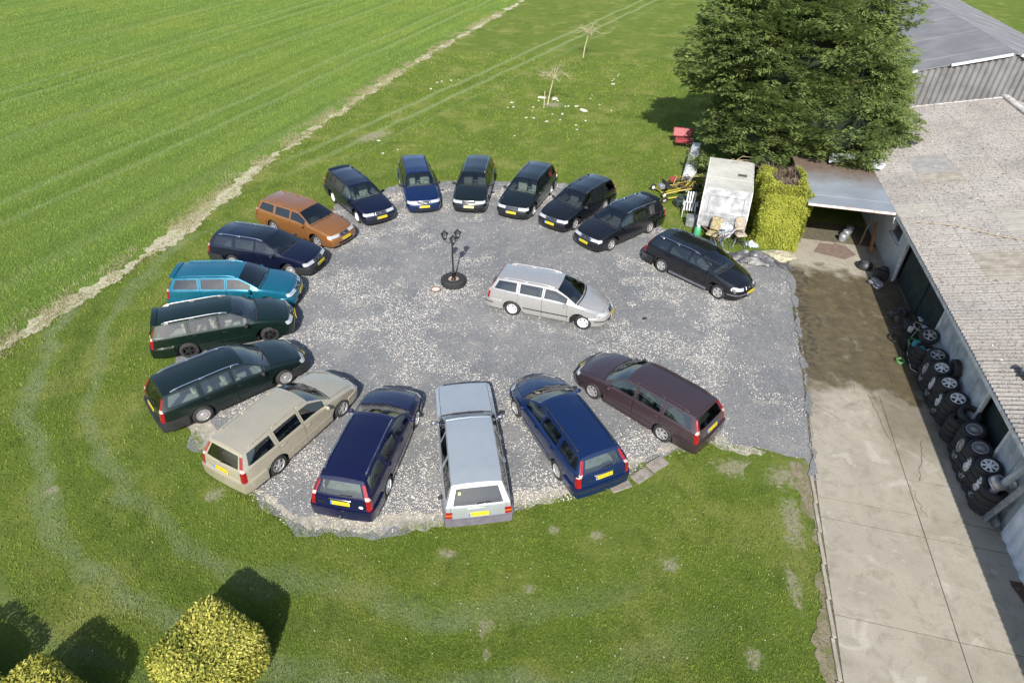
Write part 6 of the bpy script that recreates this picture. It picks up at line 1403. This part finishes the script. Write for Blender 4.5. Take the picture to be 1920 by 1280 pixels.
tag(MB().box((0, 0, .0), (.28, .14, .05), bev=.02).box((.1, .08, .02), (.12, .1, .05), rz=.6, bev=.02).build('white_casing', MATS['white_plastic'], None, loc=UV(5.15, .20, .78), rot=(0, R(10), .9)), "broken white plastic casing at the top of the heap in the doorway", "casing")
sc_ = MB(); q = random.Random(5)
for k in range(26): u, v = q.uniform(3.4, 6.8), q.uniform(-.35, .25); sc_.box(UV(u, v, .06 + q.uniform(0, .25)), (q.uniform(.1, .4), q.uniform(.08, .3), q.uniform(.05, .25)), rz=q.uniform(0, 3), rx=q.uniform(-.3, .3), bev=.02)
tag(sc_.build('dark_clutter', mat('dark_clutter', (.03, .03, .035), .7, col2=(.10, .09, .09), vscale=7)), "dark jumble of parts on the floor before the open shed doors", "clutter")
bb_ = thing('dark_scooter', "dark scooter frame standing by the wall above the wheels", 'scooter', UV(4.15, .05, .03), BROT + R(60)); MB().tube([(-.5, 0, .15), (.1, 0, .25), (.35, 0, .95), (.32, 0, 1.05)], .03, 6).tube([(.30, -.25, 1.05), (.30, .25, 1.05)], .018, 6).build('frame', MATS['plastic'], bb_); small_wheel(bb_, -.5, 0, .15, .15); small_wheel(bb_, .3, 0, .15, .15)
# things under the shed window
mo = thing('dark_mower', "dark round machine with a glass top under the shed window", 'machine', UV(10.05, -.62, .034), BROT); MB().lathe([(0, .30), (.20, .32), (.30, .22), (.32, .08), (.28, 0), (0, 0)], 20).build('housing', MATS['plastic'], mo); MB().lathe([(0, .36), (.14, .345), (.19, .32)], 16).build('lid', MATS['glass_win'], mo)
tag(MB().box((0, 0, 0), (.04, .42, .62), bev=.01).build('framed_board', MATS['wood'], None, loc=UV(9.7, -.30, .32), rot=(R(20), R(-20), BROT)), "brown framed board leaning by the dark round machine", "board")
for k in range(9): 
    p = UV(8.75 + rnd.uniform(-.22, .22), -.45 + rnd.uniform(-.2, .2), .04 + .012 * k); 
hc = thing('wheel_trims', "heap of silver wheel trims lying below the shed wall", 'wheel trims', UV(8.7, -.42, .034))
for k in range(7): a = k * 2.3; o = MB().lathe([(0, .03), (.08, .035), (.16, .03), (.19, 0)], 20).build('wheel_trim', MATS['alloy'], hc, loc=(math.cos(a) * .13, math.sin(a) * .16, .02 + .02 * k), rot=(R(rnd.uniform(-14, 14)), R(rnd.uniform(-14, 14)), a))
tag(MB().box((0, 0, .22), (.5, .34, .44), bev=.04).box((.05, 0, .5), (.3, .3, .14), bev=.05).build('dark_bin', MATS['plastic'], None, loc=UV(9.25, -.15, .034), rot=(0, 0, BROT)), "squat black bin between the machine and the wheel trims", "bin")
for k, (u, v) in enumerate([(12.9, -.95), (12.5, -1.15), (13.4, -.7)]): tag(MB().lathe([(0, 0), (.16, 0), (.18, .28), (.14, .34), (0, .34)], 14).build('grey_tub', MATS['steel'], None, loc=UV(u, v, .034)), ["grey tub in the deep shade under the canopy", "grey tub nearest the drive in the canopy shade", "grey tub farthest back under the canopy"][k], "tub")

# papers left behind windscreens
for (cx_, cy_, dg, yo, lab) in [(-7.63, 28.61, 307.7, .42, "white paper behind the windscreen of the dark navy car beside the orange one"), (-2.12, 30.37, 266.2, .34, "white paper on the right side inside the blackish green car"), (-2.12, 30.37, 266.2, -.30, "white paper on the left side inside the blackish green car"), (-10.13, 17.98, 22.2, .30, "white paper inside the windscreen of the green car with black wheels"), (-10.25, 23.16, 346.6, .10, "white card behind the windscreen of the navy car with black bumpers"), (-6.54, 13.29, 61.7, .38, "pale blue paper behind the champagne car's windscreen")]:
    a = R(dg); lx_, ly_ = .92, yo; tag(MB().box((0, 0, 0), (.20, .28, .006)).build('paper_sheet', MATS['paper'], None, loc=(cx_ + math.cos(a) * lx_ - math.sin(a) * ly_, cy_ + math.sin(a) * lx_ + math.cos(a) * ly_, .925), rot=(0, R(-8), a)), lab, "paper")
# oval sticker and window stickers
a = R(80.6); 
def on_car(cx_, cy_, dg, x, y, z): a = R(dg); return (cx_ + math.cos(a) * x - math.sin(a) * y, cy_ + math.sin(a) * x + math.cos(a) * y, z)
